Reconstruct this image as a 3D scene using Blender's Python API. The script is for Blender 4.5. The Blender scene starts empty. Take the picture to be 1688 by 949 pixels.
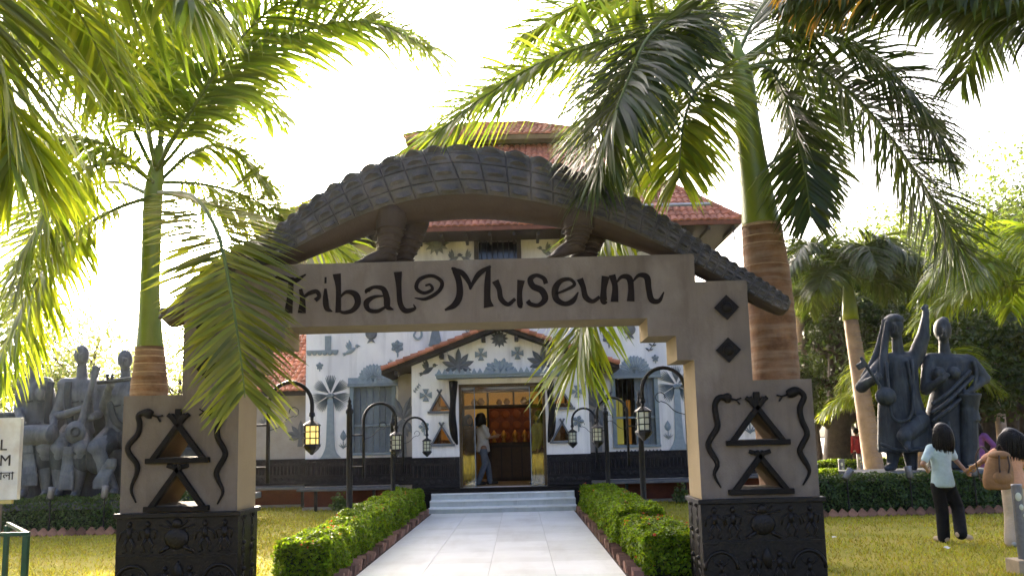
import bpy, bmesh, math, random
import numpy as np
from mathutils import Vector, Matrix, Euler
from mathutils.geometry import tessellate_polygon
R = random.Random(11)
SC = bpy.context.scene
COL = SC.collection

# ------------------------------------------------------------------ camera
F, PX, PY, EYE = 1400.0, 844.0, 538.0, 1.4
YAW, PITCH, ROLL = 0.00513, 0.13506, -0.02499
CM = Matrix.Rotation(YAW, 3, 'Z') @ Matrix.Rotation(math.pi/2 + PITCH, 3, 'X') @ Matrix.Rotation(ROLL, 3, 'Z')
cam = bpy.data.objects.new('camera', bpy.data.cameras.new('camera'))
COL.objects.link(cam)
cam.location = (0, 0, EYE)
cam.rotation_euler = CM.to_euler()
cam.data.sensor_width = 36
cam.data.lens = F / 1688 * 36
cam.data.shift_y = (PY - 474.5) / 1688
cam.data.clip_start = 0.05
cam.data.clip_end = 3000
SC.camera = cam

# ------------------------------------------------------------------ light
SUN_EL, SUN_AZ = math.radians(19), math.radians(-17)      # azimuth measured from +Y towards +X
w = bpy.data.worlds.new('World'); SC.world = w; w.use_nodes = True
nt = w.node_tree
sky = nt.nodes.new('ShaderNodeTexSky'); sky.sky_type = 'NISHITA'; sky.sun_disc = False
sky.sun_elevation = SUN_EL; sky.sun_rotation = SUN_AZ
sky.air_density = .38; sky.dust_density = 7.0; sky.ozone_density = .6
bg = nt.nodes['Background']; bg.inputs[1].default_value = 0.15
nt.links.new(sky.outputs[0], bg.inputs[0])
sun = bpy.data.objects.new('sun', bpy.data.lights.new('sun', 'SUN')); COL.objects.link(sun)
sun.data.energy = 2.0; sun.data.angle = math.radians(1.5); sun.data.color = (1, .87, .66)
sdir = Vector((math.sin(SUN_AZ)*math.cos(SUN_EL), math.cos(SUN_AZ)*math.cos(SUN_EL), math.sin(SUN_EL)))
sun.rotation_euler = sdir.to_track_quat('Z', 'Y').to_euler()
sun.location = sdir * 60
SC.view_settings.view_transform = 'Standard'; SC.view_settings.look = 'None'
SC.view_settings.gamma = 1; SC.view_settings.exposure = 2.85
SC.cycles.max_bounces = 6; SC.cycles.transparent_max_bounces = 8

# ------------------------------------------------------------------ helpers
def at(px, py, Y):
    """point of the place that lies Y metres in front of the camera on the sight line of a photo pixel"""
    d = CM @ Vector(((px-PX)/F, -(py-PY)/F, -1))
    return Vector((0, 0, EYE)) + d * (Y / d.y)

def cr(pts, n):
    """Catmull-Rom through points of any dimension"""
    P = np.array([tuple(p) for p in pts], float)
    P = np.vstack([2*P[0]-P[1], P, 2*P[-1]-P[-2]])
    m = len(P) - 3
    out = []
    for u in np.linspace(0, m, n):
        i = min(int(u), m-1); t = u - i
        a, b, c, d = P[i:i+4]
        out.append(.5*((2*b)+(c-a)*t+(2*a-5*b+4*c-d)*t*t+(3*b-a-3*c+d)*t**3))
    return out

ROOT = {}
class MB:
    def __init__(s): s.v = []; s.f = []
    def add(s, vs, fs):
        o = len(s.v); s.v += [tuple(q) for q in vs]; s.f += [tuple(i+o for i in q) for q in fs]; return s
    def box(s, x0, x1, y0, y1, z0, z1):
        return s.add([(x0,y0,z0),(x1,y0,z0),(x1,y1,z0),(x0,y1,z0),(x0,y0,z1),(x1,y0,z1),(x1,y1,z1),(x0,y1,z1)],
                     [(0,3,2,1),(4,5,6,7),(0,1,5,4),(1,2,6,5),(2,3,7,6),(3,0,4,7)])
    def obox(s, c, size, M=None):
        M = M or Matrix.Identity(3); c = Vector(c); h = [q/2 for q in size]
        vs = [c + M @ Vector((a*h[0], b*h[1], d*h[2])) for d in (-1,1) for a, b in ((-1,-1),(1,-1),(1,1),(-1,1))]
        return s.add(vs, [(0,3,2,1),(4,5,6,7),(0,1,5,4),(1,2,6,5),(2,3,7,6),(3,0,4,7)])
    def bar(s, p0, p1, wx, wy, up=(0,0,1)):
        p0 = Vector(p0); p1 = Vector(p1); d = (p1-p0); L = d.length; d.normalize()
        u = Vector(up); u = Vector((1,0,0)) if abs(u.dot(d)) > .97 else u
        a = d.cross(u).normalized(); b = a.cross(d)
        M = Matrix((a, b, d)).transposed()
        return s.obox((p0+p1)/2, (wx, wy, L), M)
    def poly(s, pts, y0, y1, holes=()):
        """extrude an outline drawn in x,z from y0 (front) to y1"""
        loops = [list(pts)] + [list(h) for h in holes]
        tri = tessellate_polygon([[Vector((x, z, 0)) for x, z in l] for l in loops])
        flat = [q for l in loops for q in l]; n = len(flat)
        vs = [(x, y0, z) for x, z in flat] + [(x, y1, z) for x, z in flat]
        fs = []
        for t in tri:
            a, b, c = [Vector((flat[i][0], flat[i][1])) for i in t]
            t = tuple(t) if (b-a).cross(c-a) > 0 else (t[0], t[2], t[1])
            fs += [t, (t[0]+n, t[2]+n, t[1]+n)]
        o = 0
        for k, l in enumerate(loops):
            m = len(l)
            area = sum(l[i][0]*l[(i+1) % m][1]-l[(i+1) % m][0]*l[i][1] for i in range(m))
            flip = (area < 0) == (k == 0)
            for i in range(m):
                j = (i+1) % m; q = (o+i, o+i+n, o+j+n, o+j)
                fs.append(q[::-1] if flip else q)
            o += m
        # side faces: make them point outwards for a counter-clockwise outer loop
        return s.add(vs, [q if len(q) == 3 else q[::-1] for q in fs])
    def tube(s, pts, rad, n=8, flat=1.0, cap=True):
        pts = [Vector(p) for p in pts]
        if not hasattr(rad, '__len__'): rad = [rad]*len(pts)
        o = len(s.v); prev = None
        for i, p in enumerate(pts):
            t = (pts[min(i+1, len(pts)-1)] - pts[max(i-1, 0)]).normalized()
            a = prev - t*prev.dot(t) if prev is not None else t.cross(Vector((0,1,0)) if abs(t.y) < .9 else Vector((1,0,0)))
            a.normalize(); prev = a; b = t.cross(a)
            for k in range(n):
                q = 2*math.pi*k/n
                s.v.append(tuple(p + a*math.cos(q)*rad[i] + b*math.sin(q)*rad[i]*flat))
        for i in range(len(pts)-1):
            for k in range(n):
                j = (k+1) % n
                s.f.append((o+i*n+k, o+i*n+j, o+(i+1)*n+j, o+(i+1)*n+k))
        if cap:
            s.f.append(tuple(o+k for k in range(n))[::-1]); s.f.append(tuple(o+(len(pts)-1)*n+k for k in range(n)))
        return s
    def cap(s, p0, r0, p1=None, r1=None, n=12):
        """tapered capsule"""
        p0 = Vector(p0); p1 = Vector(p1) if p1 is not None else p0 + Vector((0,0,1e-3)); r1 = r0 if r1 is None else r1
        d = (p1-p0).normalized(); pts = []; rad = []
        for q in (-88, -60, -30): a = math.radians(q); pts.append(p0 + d*math.sin(a)*r0); rad.append(math.cos(a)*r0)
        pts += [p0, p1]; rad += [r0, r1]
        for q in (30, 60, 88): a = math.radians(q); pts.append(p1 + d*math.sin(a)*r1); rad.append(math.cos(a)*r1)
        return s.tube(pts, rad, n)
    def ell(s, c, r, M=None, n=14, m=9):
        c = Vector(c); M = M or Matrix.Identity(3); o = len(s.v)
        for i in range(m+1):
            a = -math.pi/2 + math.pi*min(max(i/m, .015), .985)
            for k in range(n):
                q = 2*math.pi*k/n
                s.v.append(tuple(c + M @ Vector((r[0]*math.cos(a)*math.cos(q), r[1]*math.cos(a)*math.sin(q), r[2]*math.sin(a)))))
        for i in range(m):
            for k in range(n):
                j = (k+1) % n
                s.f.append((o+i*n+k, o+i*n+j, o+(i+1)*n+j, o+(i+1)*n+k))
        s.f.append(tuple(o+k for k in range(n))[::-1]); s.f.append(tuple(o+m*n+k for k in range(n)))
        return s
    def loft(s, rings, n=20, k=24):
        """upright body: (centre, rx, ry) levels joined smoothly"""
        q = cr([(*c, rx, ry) for c, rx, ry in rings], k); o = len(s.v)
        for x, y, z, rx, ry in q:
            for i in range(n):
                a = 2*math.pi*i/n; s.v.append((x+rx*math.cos(a), y+ry*math.sin(a), z))
        for j in range(k-1):
            for i in range(n):
                b = (i+1) % n; s.f.append((o+j*n+i, o+j*n+b, o+(j+1)*n+b, o+(j+1)*n+i))
        s.f.append(tuple(o+i for i in range(n))[::-1]); s.f.append(tuple(o+(k-1)*n+i for i in range(n)))
        if q[0][2] > q[-1][2]: s.f[-(k-1)*n-2:] = [f[::-1] for f in s.f[-(k-1)*n-2:]]
        return s
    def lathe(s, prof, c, n=12):
        c = Vector(c); o = len(s.v)
        for r, z in prof:
            for k in range(n):
                q = 2*math.pi*k/n; s.v.append((c.x+r*math.cos(q), c.y+r*math.sin(q), c.z+z))
        for i in range(len(prof)-1):
            for k in range(n):
                j = (k+1) % n; s.f.append((o+i*n+k, o+i*n+j, o+(i+1)*n+j, o+(i+1)*n+k))
        s.f.append(tuple(o+k for k in range(n))[::-1]); s.f.append(tuple(o+(len(prof)-1)*n+k for k in range(n)))
        return s
    def ribbon(s, pts, y0, y1, n=None):
        """flat brush stroke on a wall: points (x, z, width) smoothed, front at y0"""
        q = cr(pts, n or 6*len(pts)); L = []; Rr = []
        for i, (x, z, wd) in enumerate(q):
            a = q[max(i-1, 0)]; b = q[min(i+1, len(q)-1)]
            t = Vector((b[0]-a[0], b[1]-a[1])); t = t.normalized() if t.length > 1e-9 else Vector((1, 0))
            nx, nz = -t.y, t.x; wd = max(wd, .002)
            L.append((x+nx*wd/2, z+nz*wd/2)); Rr.append((x-nx*wd/2, z-nz*wd/2))
        o = len(s.v); m = len(q)
        for l, r in zip(L, Rr):
            s.v += [(l[0], y0, l[1]), (r[0], y0, r[1]), (l[0], y1, l[1]), (r[0], y1, r[1])]
        for i in range(m-1):
            a = o+4*i; b = a+4
            s.f += [(a, a+1, b+1, b), (a+2, a, b, b+2), (a+1, a+3, b+3, b+1)]
        s.f += [(o, o+2, o+3, o+1), (o+4*m-4, o+4*m-3, o+4*m-1, o+4*m-2)]
        return s
    def petal(s, cx, cz, ang, L, W, y0, h, e=.9):
        """raised leaf on a wall, ridge proud by h"""
        d = (math.cos(ang), math.sin(ang)); nn = (-d[1], d[0]); o = len(s.v); ts = (0, .2, .45, .7, .9, 1)
        for t in ts:
            wd = W*max(.06, math.sin(math.pi*min(1, t**e)) if t < 1 else .04)/2
            x = cx+d[0]*L*t; z = cz+d[1]*L*t
            hh = h*(.55+.45*math.sin(math.pi*t))
            s.v += [(x+nn[0]*wd, y0+.004, z+nn[1]*wd), (x+nn[0]*wd*.92, y0-hh*.55, z+nn[1]*wd*.92), (x, y0-hh, z),
                    (x-nn[0]*wd*.92, y0-hh*.55, z-nn[1]*wd*.92), (x-nn[0]*wd, y0+.004, z-nn[1]*wd)]
        for i in range(len(ts)-1):
            a = o+5*i; b = a+5
            for k in range(4): s.f.append((a+k, a+k+1, b+k+1, b+k))
        s.f += [tuple(o+k for k in range(5))[::-1], tuple(o+5*(len(ts)-1)+k for k in range(5))]
        return s
    def disc(s, cx, cz, r, y0, h, n=16, inner=.6):
        o = len(s.v)
        for rr, y in ((r, y0+.004), (r*.97, y0-h*.6), (r*inner, y0-h)):
            for k in range(n):
                q = 2*math.pi*k/n; s.v.append((cx+rr*math.cos(q), y, cz+rr*math.sin(q)))
        for i in range(2):
            for k in range(n):
                j = (k+1) % n; s.f.append((o+i*n+k, o+i*n+j, o+(i+1)*n+j, o+(i+1)*n+k))
        s.f.append(tuple(o+2*n+k for k in range(n)))
        return s
    def mesh(s, name, mat, origin, smooth):
        me = bpy.data.meshes.new(name)
        v = np.array(s.v, float).reshape(-1, 3) - np.array(tuple(origin))
        me.from_pydata(v.tolist(), [], s.f)
        if smooth: me.shade_smooth()
        if mat: me.materials.append(mat)
        return me
    def build(s, name, mat, parent=None, origin=None, smooth=False, bevel=0, fixn=False, tag=None):
        org = ROOT[parent.name] if parent else Vector(origin or (0,0,0))
        me = s.mesh(name, mat, org, smooth)
        if fixn:
            bm = bmesh.new(); bm.from_mesh(me); bmesh.ops.recalc_face_normals(bm, faces=bm.faces); bm.to_mesh(me); bm.free()
        o = bpy.data.objects.new(name, me); COL.objects.link(o)
        if parent: o.parent = parent
        else: o.location = org
        ROOT[o.name] = org.copy()
        if bevel:
            m = o.modifiers.new('bevel', 'BEVEL'); m.width = bevel; m.segments = 2; m.limit_method = 'ANGLE'; m.angle_limit = .6
        if tag: tagit(o, *tag)
        return o

def tagit(o, label=None, cat=None, group=None, kind=None):
    if label: o['label'] = label
    if cat: o['category'] = cat
    if group: o['group'] = group
    if kind: o['kind'] = kind
    return o
def thing(name, loc, label, cat, group=None):
    o = bpy.data.objects.new(name, None); COL.objects.link(o); o.location = loc; o.empty_display_size = .2
    ROOT[o.name] = Vector(loc); return tagit(o, label, cat, group)
def inst(src, parent, M, name=None):
    """another object on the same mesh data, placed by world matrix M, under parent (unrotated)"""
    o = bpy.data.objects.new(name or src.name.split('.')[0], src.data if hasattr(src, 'data') else src); COL.objects.link(o)
    if parent:
        o.parent = parent; M = Matrix.Translation(-ROOT[parent.name]) @ M
    o.matrix_local = M; ROOT[o.name] = ROOT[parent.name].copy() if parent else M.translation.copy()
    return o
def blob(mb, name, mat, voxel, parent=None, origin=None, smooth=2, tag=None):
    """fuse overlapping volumes into one continuous sculpted surface"""
    org = ROOT[parent.name] if parent else Vector(origin or (0,0,0))
    me = mb.mesh('tmp', None, org, False)
    o = bpy.data.objects.new('tmp', me); COL.objects.link(o)
    m = o.modifiers.new('r', 'REMESH'); m.mode = 'VOXEL'; m.voxel_size = voxel
    if smooth:
        q = o.modifiers.new('s', 'SMOOTH'); q.iterations = smooth; q.factor = .5
    dg = bpy.context.evaluated_depsgraph_get()
    me2 = bpy.data.meshes.new_from_object(o.evaluated_get(dg))
    bpy.data.objects.remove(o); bpy.data.meshes.remove(me)
    me2.name = name; me2.materials.clear(); me2.materials.append(mat); me2.shade_smooth()
    o = bpy.data.objects.new(name, me2); COL.objects.link(o)
    if parent: o.parent = parent
    else: o.location = org
    ROOT[o.name] = org.copy()
    if tag: tagit(o, *tag)
    return o

# ------------------------------------------------------------------ materials
def mat(name, c, c2=None, scale=6, rough=.8, bump=.2, bscale=None, spec=.3, metal=0, island=0, detail=6, stain=None, coat=0, world=False):
    m = bpy.data.materials.new(name); m.use_nodes = True; t = m.node_tree; N = t.nodes; L = t.links
    b = N['Principled BSDF']; b.inputs['Roughness'].default_value = rough; b.inputs['Metallic'].default_value = metal
    b.inputs['Specular IOR Level'].default_value = spec; b.inputs['Coat Weight'].default_value = coat
    tc = N.new('ShaderNodeTexCoord')
    if world:
        gw = N.new('ShaderNodeNewGeometry')
        class _T: outputs = {'Object': gw.outputs['Position']}
        tc = _T
    c2 = c2 or tuple(q*.72 for q in c)
    nz = N.new('ShaderNodeTexNoise'); nz.inputs['Scale'].default_value = scale; nz.inputs['Detail'].default_value = detail
    nz.inputs['Roughness'].default_value = .65
    L.new(tc.outputs['Object'], nz.inputs['Vector'])
    rp = N.new('ShaderNodeValToRGB'); rp.color_ramp.elements[0].position = .33; rp.color_ramp.elements[1].position = .67
    rp.color_ramp.elements[0].color = (*c2, 1); rp.color_ramp.elements[1].color = (*c, 1)
    L.new(nz.outputs[0], rp.inputs[0]); out = rp.outputs[0]
    if stain:
        n2 = N.new('ShaderNodeTexNoise'); n2.inputs['Scale'].default_value = stain[1]; n2.inputs['Detail'].default_value = 8
        mp = N.new('ShaderNodeMapping'); mp.inputs['Scale'].default_value = (1, 1, stain[2] if len(stain) > 2 else .35)
        L.new(tc.outputs['Object'], mp.inputs[0]); L.new(mp.outputs[0], n2.inputs['Vector'])
        r2 = N.new('ShaderNodeValToRGB'); r2.color_ramp.elements[0].position = .5; r2.color_ramp.elements[1].position = .72
        r2.color_ramp.elements[0].color = (0,0,0,1); r2.color_ramp.elements[1].color = (.75,.75,.75,1)
        L.new(n2.outputs[0], r2.inputs[0])
        mx = N.new('ShaderNodeMixRGB'); mx.inputs[2].default_value = (*stain[0], 1)
        L.new(r2.outputs[0], mx.inputs[0]); L.new(out, mx.inputs[1]); out = mx.outputs[0]
    if island:
        g = N.new('ShaderNodeNewGeometry'); hs = N.new('ShaderNodeHueSaturation')
        mr = N.new('ShaderNodeMapRange'); mr.inputs[3].default_value = 1-island; mr.inputs[4].default_value = 1+island
        L.new(g.outputs['Random Per Island'], mr.inputs[0]); L.new(mr.outputs[0], hs.inputs['Value']); L.new(out, hs.inputs['Color']); out = hs.outputs[0]
    L.new(out, b.inputs['Base Color'])
    if bump:
        nb = N.new('ShaderNodeTexNoise'); nb.inputs['Scale'].default_value = bscale or scale*8; nb.inputs['Detail'].default_value = 5
        L.new(tc.outputs['Object'], nb.inputs['Vector'])
        bp = N.new('ShaderNodeBump'); bp.inputs['Strength'].default_value = bump; bp.inputs['Distance'].default_value = .02
        L.new(nb.outputs[0], bp.inputs['Height']); L.new(bp.outputs[0], b.inputs['Normal'])
    return m
def leafmat(name, c, ct, trans=.45, rough=.42, var=.35, hue=.02, spec=.4):
    """thin leaf: reflects c, lets ct through; every leaf a little different"""
    m = bpy.data.materials.new(name); m.use_nodes = True; t = m.node_tree; N = t.nodes; L = t.links
    b = N['Principled BSDF']; b.inputs['Roughness'].default_value = rough; b.inputs['Specular IOR Level'].default_value = spec
    g = N.new('ShaderNodeNewGeometry'); tr = N.new('ShaderNodeBsdfTranslucent'); mx = N.new('ShaderNodeMixShader')
    mr = N.new('ShaderNodeMapRange'); mr.inputs[3].default_value = 1-var; mr.inputs[4].default_value = 1+var
    mh = N.new('ShaderNodeMapRange'); mh.inputs[3].default_value = .5-hue; mh.inputs[4].default_value = .5+hue
    wn = N.new('ShaderNodeTexWhiteNoise'); wn.noise_dimensions = '1D'
    L.new(g.outputs['Random Per Island'], mr.inputs[0]); L.new(g.outputs['Random Per Island'], wn.inputs['W']); L.new(wn.outputs[0], mh.inputs[0])
    for col, sh, inp in ((c, b, 'Base Color'), (ct, tr, 'Color')):
        h = N.new('ShaderNodeHueSaturation'); h.inputs['Color'].default_value = (*col, 1)
        L.new(mr.outputs[0], h.inputs['Value']); L.new(mh.outputs[0], h.inputs['Hue']); L.new(h.outputs[0], sh.inputs[inp])
    mx.inputs[0].default_value = trans
    L.new(b.outputs[0], mx.inputs[1]); L.new(tr.outputs[0], mx.inputs[2]); L.new(mx.outputs[0], N['Material Output'].inputs[0])
    return m
def emit(name, c, s):
    m = bpy.data.materials.new(name); m.use_nodes = True; b = m.node_tree.nodes['Principled BSDF']
    b.inputs['Base Color'].default_value = (*c, 1); b.inputs['Emission Color'].default_value = (*c, 1); b.inputs['Emission Strength'].default_value = s
    return m
def glass(name, c, rough=.05, alpha=.25):
    """window glass: mostly see-through with a reflection"""
    m = bpy.data.materials.new(name); m.use_nodes = True; t = m.node_tree; N = t.nodes; L = t.links
    tr = N.new('ShaderNodeBsdfTransparent'); tr.inputs[0].default_value = (*c, 1)
    gl = N.new('ShaderNodeBsdfGlossy'); gl.inputs['Roughness'].default_value = rough
    fr = N.new('ShaderNodeFresnel'); fr.inputs[0].default_value = 1.5
    ad = N.new('ShaderNodeMath'); ad.operation = 'ADD'; ad.inputs[1].default_value = alpha*.2
    mx = N.new('ShaderNodeMixShader'); L.new(fr.outputs[0], ad.inputs[0]); L.new(ad.outputs[0], mx.inputs[0])
    L.new(tr.outputs[0], mx.inputs[1]); L.new(gl.outputs[0], mx.inputs[2]); L.new(mx.outputs[0], N['Material Output'].inputs[0])
    return m

def streaks(m, c, sx, sz, amt, lo=.48, hi=.8, axis=2):
    """dirt that ran down the surface: a stretched second noise over the base colour"""
    t = m.node_tree; N = t.nodes; L = t.links; b = N['Principled BSDF']; src = b.inputs['Base Color'].links[0].from_socket
    g = N.new('ShaderNodeNewGeometry'); mp = N.new('ShaderNodeMapping'); sc = [sx, sx, sx]; sc[axis] = sz; mp.inputs['Scale'].default_value = sc
    n = N.new('ShaderNodeTexNoise'); n.inputs['Scale'].default_value = 1; n.inputs['Detail'].default_value = 9; n.inputs['Roughness'].default_value = .62
    r = N.new('ShaderNodeValToRGB'); r.color_ramp.elements[0].position = lo; r.color_ramp.elements[1].position = hi
    r.color_ramp.elements[0].color = (0,0,0,1); r.color_ramp.elements[1].color = (amt,amt,amt,1)
    x = N.new('ShaderNodeMixRGB'); x.inputs[2].default_value = (*c, 1)
    L.new(g.outputs['Position'], mp.inputs[0]); L.new(mp.outputs[0], n.inputs['Vector']); L.new(n.outputs[0], r.inputs[0])
    L.new(r.outputs[0], x.inputs[0]); L.new(src, x.inputs[1]); L.new(x.outputs[0], b.inputs['Base Color'])
    return m
PLASTER = mat('gate_plaster', (.150,.121,.098), (.130,.104,.084), 3, .9, .2, 60, stain=((.10,.08,.065), 2.2, .5))
PLASTER_SUN = mat('plaster_sun_tint', (.27,.205,.115), (.24,.18,.10), 3, .9, .12, 60)  # sunlight on the gate's inner sides, put into the plaster colour
BLACKP = mat('black_paint', (.011,.008,.007), (.006,.005,.004), 8, .55, .15, 80, spec=.12)
LETTER = mat('letter_paint', (.013,.008,.006), (.009,.006,.005), 8, .7, .1, 60, spec=.1)
CARVED = mat('carved_brown', (.011,.0075,.006), (.006,.0045,.004), 7, .42, .25, 60, spec=.22)
CROC = mat('crocodile_grey', (.070,.066,.067), (.046,.042,.042), 5, .62, .25, 50, stain=((.15,.13,.115), 3, .6))
BELLY = mat('crocodile_belly', (.055,.039,.031), (.043,.030,.024), 4, .75, .2, 50)
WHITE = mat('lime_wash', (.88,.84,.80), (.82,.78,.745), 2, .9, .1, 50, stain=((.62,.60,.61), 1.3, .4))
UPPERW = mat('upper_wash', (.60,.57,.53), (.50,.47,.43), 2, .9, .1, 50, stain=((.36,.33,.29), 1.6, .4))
GREYB = mat('relief_grey', (.27,.31,.33), (.20,.235,.255), 9, .75, .15, 60)
GREYD = mat('relief_dark_grey', (.15,.155,.165), (.11,.115,.12), 9, .75, .15, 60)
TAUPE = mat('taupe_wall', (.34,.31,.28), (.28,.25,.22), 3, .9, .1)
DADO = mat('dado_black', (.017,.014,.015), (.009,.008,.009), 10, .5, .3, 40, spec=.2)
LEDGE = mat('ledge_stone', (.12,.12,.13), (.07,.07,.075), 6, .5, .1)
REDW = mat('red_wall', (.16,.045,.025), (.10,.03,.02), 4, .85, .15)
SHUT = mat('shutter_grey', (.15,.175,.195), (.12,.14,.155), 9, .6, .1)
FRAME = mat('window_frame', (.22,.265,.285), (.17,.21,.23), 9, .6, .1)
TILE = mat('clay_tile', (.46,.19,.115), (.33,.125,.075), 5, .8, .15, 60, island=.35)
DARKW = mat('dark_timber', (.035,.026,.02), (.022,.016,.013), 8, .65, .2)
STRIP = mat('strip_metal', (.25,.27,.29), None, 8, .4, .05)
STAT = mat('statue_bronze_grey', (.027,.034,.042), (.014,.018,.022), 6, .62, .35, 45, stain=((.042,.052,.062), 4, .6))
STATL = mat('statue_light_grey', (.088,.100,.118), (.052,.060,.072), 6, .68, .3, 45, stain=((.13,.145,.16), 4, .6))
PLINTH = mat('plinth_slate', (.12,.13,.15), (.08,.088,.10), 5, .5, .1)
CONC = mat('concrete', (.36,.33,.29), (.28,.25,.22), 7, .9, .2)
MARBLE = mat('marble', (.86,.86,.83), (.78,.78,.76), 2.5, .32, .03, 60, spec=.5, stain=((.60,.59,.55), 1.2, 1))
MARBLEG = mat('marble_grey', (.56,.58,.56), (.46,.48,.46), 4, .4, .04, 60, spec=.5)
BRICK = mat('edging_brick', (.30,.16,.11), (.19,.10,.07), 12, .9, .3, 40)
SOIL = mat('soil', (.085,.055,.035), (.05,.032,.02), 9, .95, .4)
IRON = mat('lamp_iron', (.010,.009,.009), (.006,.006,.006), 14, .4, .12, spec=.25)
LAMPW = emit('lamp_glass_warm', (1,.72,.20), .16)
LAMPD = mat('lamp_glass_unlit', (.60,.62,.50), (.5,.52,.4), 6, .25, .02)
STEEL = mat('brushed_steel', (.20,.20,.22), (.14,.14,.155), 20, .4, .03, metal=.6)
CSHAFT = mat('crownshaft', (.20,.25,.018), (.13,.18,.010), 2.5, .42, .06, 30, spec=.45)
PTRUNK = mat('palm_trunk', (.24,.125,.065), (.11,.055,.03), 5, .85, .4, 26)
PRING = mat('palm_ring', (.42,.30,.19), (.27,.18,.11), 8, .9, .2)
BARK = mat('bark', (.06,.045,.033), (.03,.022,.017), 7, .9, .5, 30)
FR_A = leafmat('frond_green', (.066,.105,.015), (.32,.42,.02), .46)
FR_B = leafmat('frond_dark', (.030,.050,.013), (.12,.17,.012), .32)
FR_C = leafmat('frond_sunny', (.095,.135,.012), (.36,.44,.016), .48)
FR_Y = leafmat('frond_yellowed', (.30,.19,.03), (.55,.30,.03), .45)
RACH = mat('rachis', (.12,.16,.035), (.08,.105,.025), 5, .5, .05)
LF_D = leafmat('leaf_dark', (.026,.042,.012), (.08,.12,.010), .28, spec=.2)
LF_M = leafmat('leaf_mid', (.055,.085,.022), (.20,.27,.03), .38)
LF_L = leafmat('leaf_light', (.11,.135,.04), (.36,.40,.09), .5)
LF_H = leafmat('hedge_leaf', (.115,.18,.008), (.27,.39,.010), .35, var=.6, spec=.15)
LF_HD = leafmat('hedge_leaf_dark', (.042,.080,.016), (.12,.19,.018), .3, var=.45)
REDF = leafmat('red_flower', (.55,.06,.02), (.6,.1,.03), .3)
FR_F = leafmat('frond_olive', (.115,.125,.016), (.30,.32,.018), .35)
GRASSB = leafmat('grass_blade', (.34,.305,.022), (.44,.40,.03), .35, var=.4, hue=.03)
def objvar(m, amt):
    t = m.node_tree; N = t.nodes; L = t.links; b = N['Principled BSDF']; src = b.inputs['Base Color'].links[0].from_socket
    oi = N.new('ShaderNodeObjectInfo'); mr = N.new('ShaderNodeMapRange'); mr.inputs[3].default_value = 1-amt; mr.inputs[4].default_value = 1+amt
    h = N.new('ShaderNodeHueSaturation'); L.new(oi.outputs['Random'], mr.inputs[0]); L.new(mr.outputs[0], h.inputs['Value']); L.new(src, h.inputs['Color']); L.new(h.outputs[0], b.inputs['Base Color'])
objvar(BRICK, .55); objvar(CROC, .18); objvar(SHUT, .15); objvar(GREYB, .2); objvar(GREYD, .25)
streaks(PLASTER, (.075,.06,.05), 7, .9, .7); streaks(PLASTER, (.20,.17,.145), 2.5, 1.4, .6, .5, .66)
streaks(WHITE, (.42,.39,.37), 5, .5, .75, .5, .82); streaks(UPPERW, (.22,.19,.16), 4, .6, .8)
streaks(STAT, (.085,.10,.11), 9, 1.2, .6); streaks(STATL, (.20,.22,.235), 9, 1.2, .6)
streaks(PTRUNK, (.30,.22,.16), 1.6, 14, .8, .45, .7); streaks(CSHAFT, (.23,.20,.06), 10, .8, .55); streaks(CSHAFT, (.06,.10,.01), 5, 1.2, .6)
streaks(CROC, (.13,.12,.12), 10, 1.5, .35); streaks(MARBLEG, (.25,.24,.21), 6, 3, .6)
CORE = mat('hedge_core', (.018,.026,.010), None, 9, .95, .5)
# ------------------------------------------------------------------ ground, path, steps
def grass_mat():
    m = mat('lawn_grass', (.36,.31,.03), (.24,.235,.026), 1.1, .95, .9, 160, detail=10, stain=((.42,.31,.08), .55, 1))
    return m
m = MB(); m.add([(-260,-60,0),(260,-60,0),(260,320,0),(-260,320,0)], [(0,1,2,3)])
tagit(m.build('ground', grass_mat()), kind='structure')
WATER = mat('river_water', (.30,.31,.31), None, .3, .15, .05, 4, spec=.6)
m = MB(); m.add([(-258,52,.01),(258,52,.01),(258,318,.01),(-258,318,.01)], [(0,1,2,3)])
tagit(m.build('river', WATER), kind='structure')
PAVE = mat('pale_paving', (.42,.40,.37), (.33,.31,.28), 3, .9, .2)
m = MB(); m.box(7.6, 60, 33, 36, -.05, .03); tagit(m.build('walkway', PAVE), kind='structure')
# marble path of separate slabs, beds of soil along it
PL, PR = -1.79, 1.06
m = MB(); m.box(PL, PR, 1.0, 17.3, -.05, .012)
path = tagit(m.build('path', mat('path_bedding', (.55,.54,.50), None, 9, .95, .1)), kind='structure')
nx = 4; sw = (PR-PL)/nx; sl = 1.02
smesh = [MB().box(-sw/2+.003, sw/2-.003, -sl/2+.003, sl/2-.003, -.02, .022).mesh('slab', MARBLE, (0,0,0), False)]
for v in range(2):
    mm = smesh[0].copy(); mm.materials[0] = mat('marble_b%d' % v, ((.82,.82,.78), (.88,.88,.86))[v], ((.73,.73,.70), (.80,.80,.78))[v], 3, .3, .03, 50, spec=.5, stain=((.66,.65,.61), 1.5, 1), world=True); streaks(mm.materials[0], (.45,.42,.36), 2.2, .5, .55, .5, .78, 1); smesh.append(mm)
streaks(MARBLE, (.45,.42,.36), 2.2, .5, .5, .5, .78, 1)
for iy in range(16):
    for ix in range(nx):
        y = 17.3 - sl*(iy+.5)
        o = inst(R.choice(smesh), path, Matrix.Translation((PL+sw*(ix+.5), y, R.uniform(-.001,.001))), 'slab')
for nm, x0, x1 in (('soil_bed', -2.66, PL), ('soil_bed', PR, 1.95)):
    m = MB(); m.box(x0, x1, 8.2, 17.9, -.05, .02); tagit(m.build(nm, SOIL), kind='structure')
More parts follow.
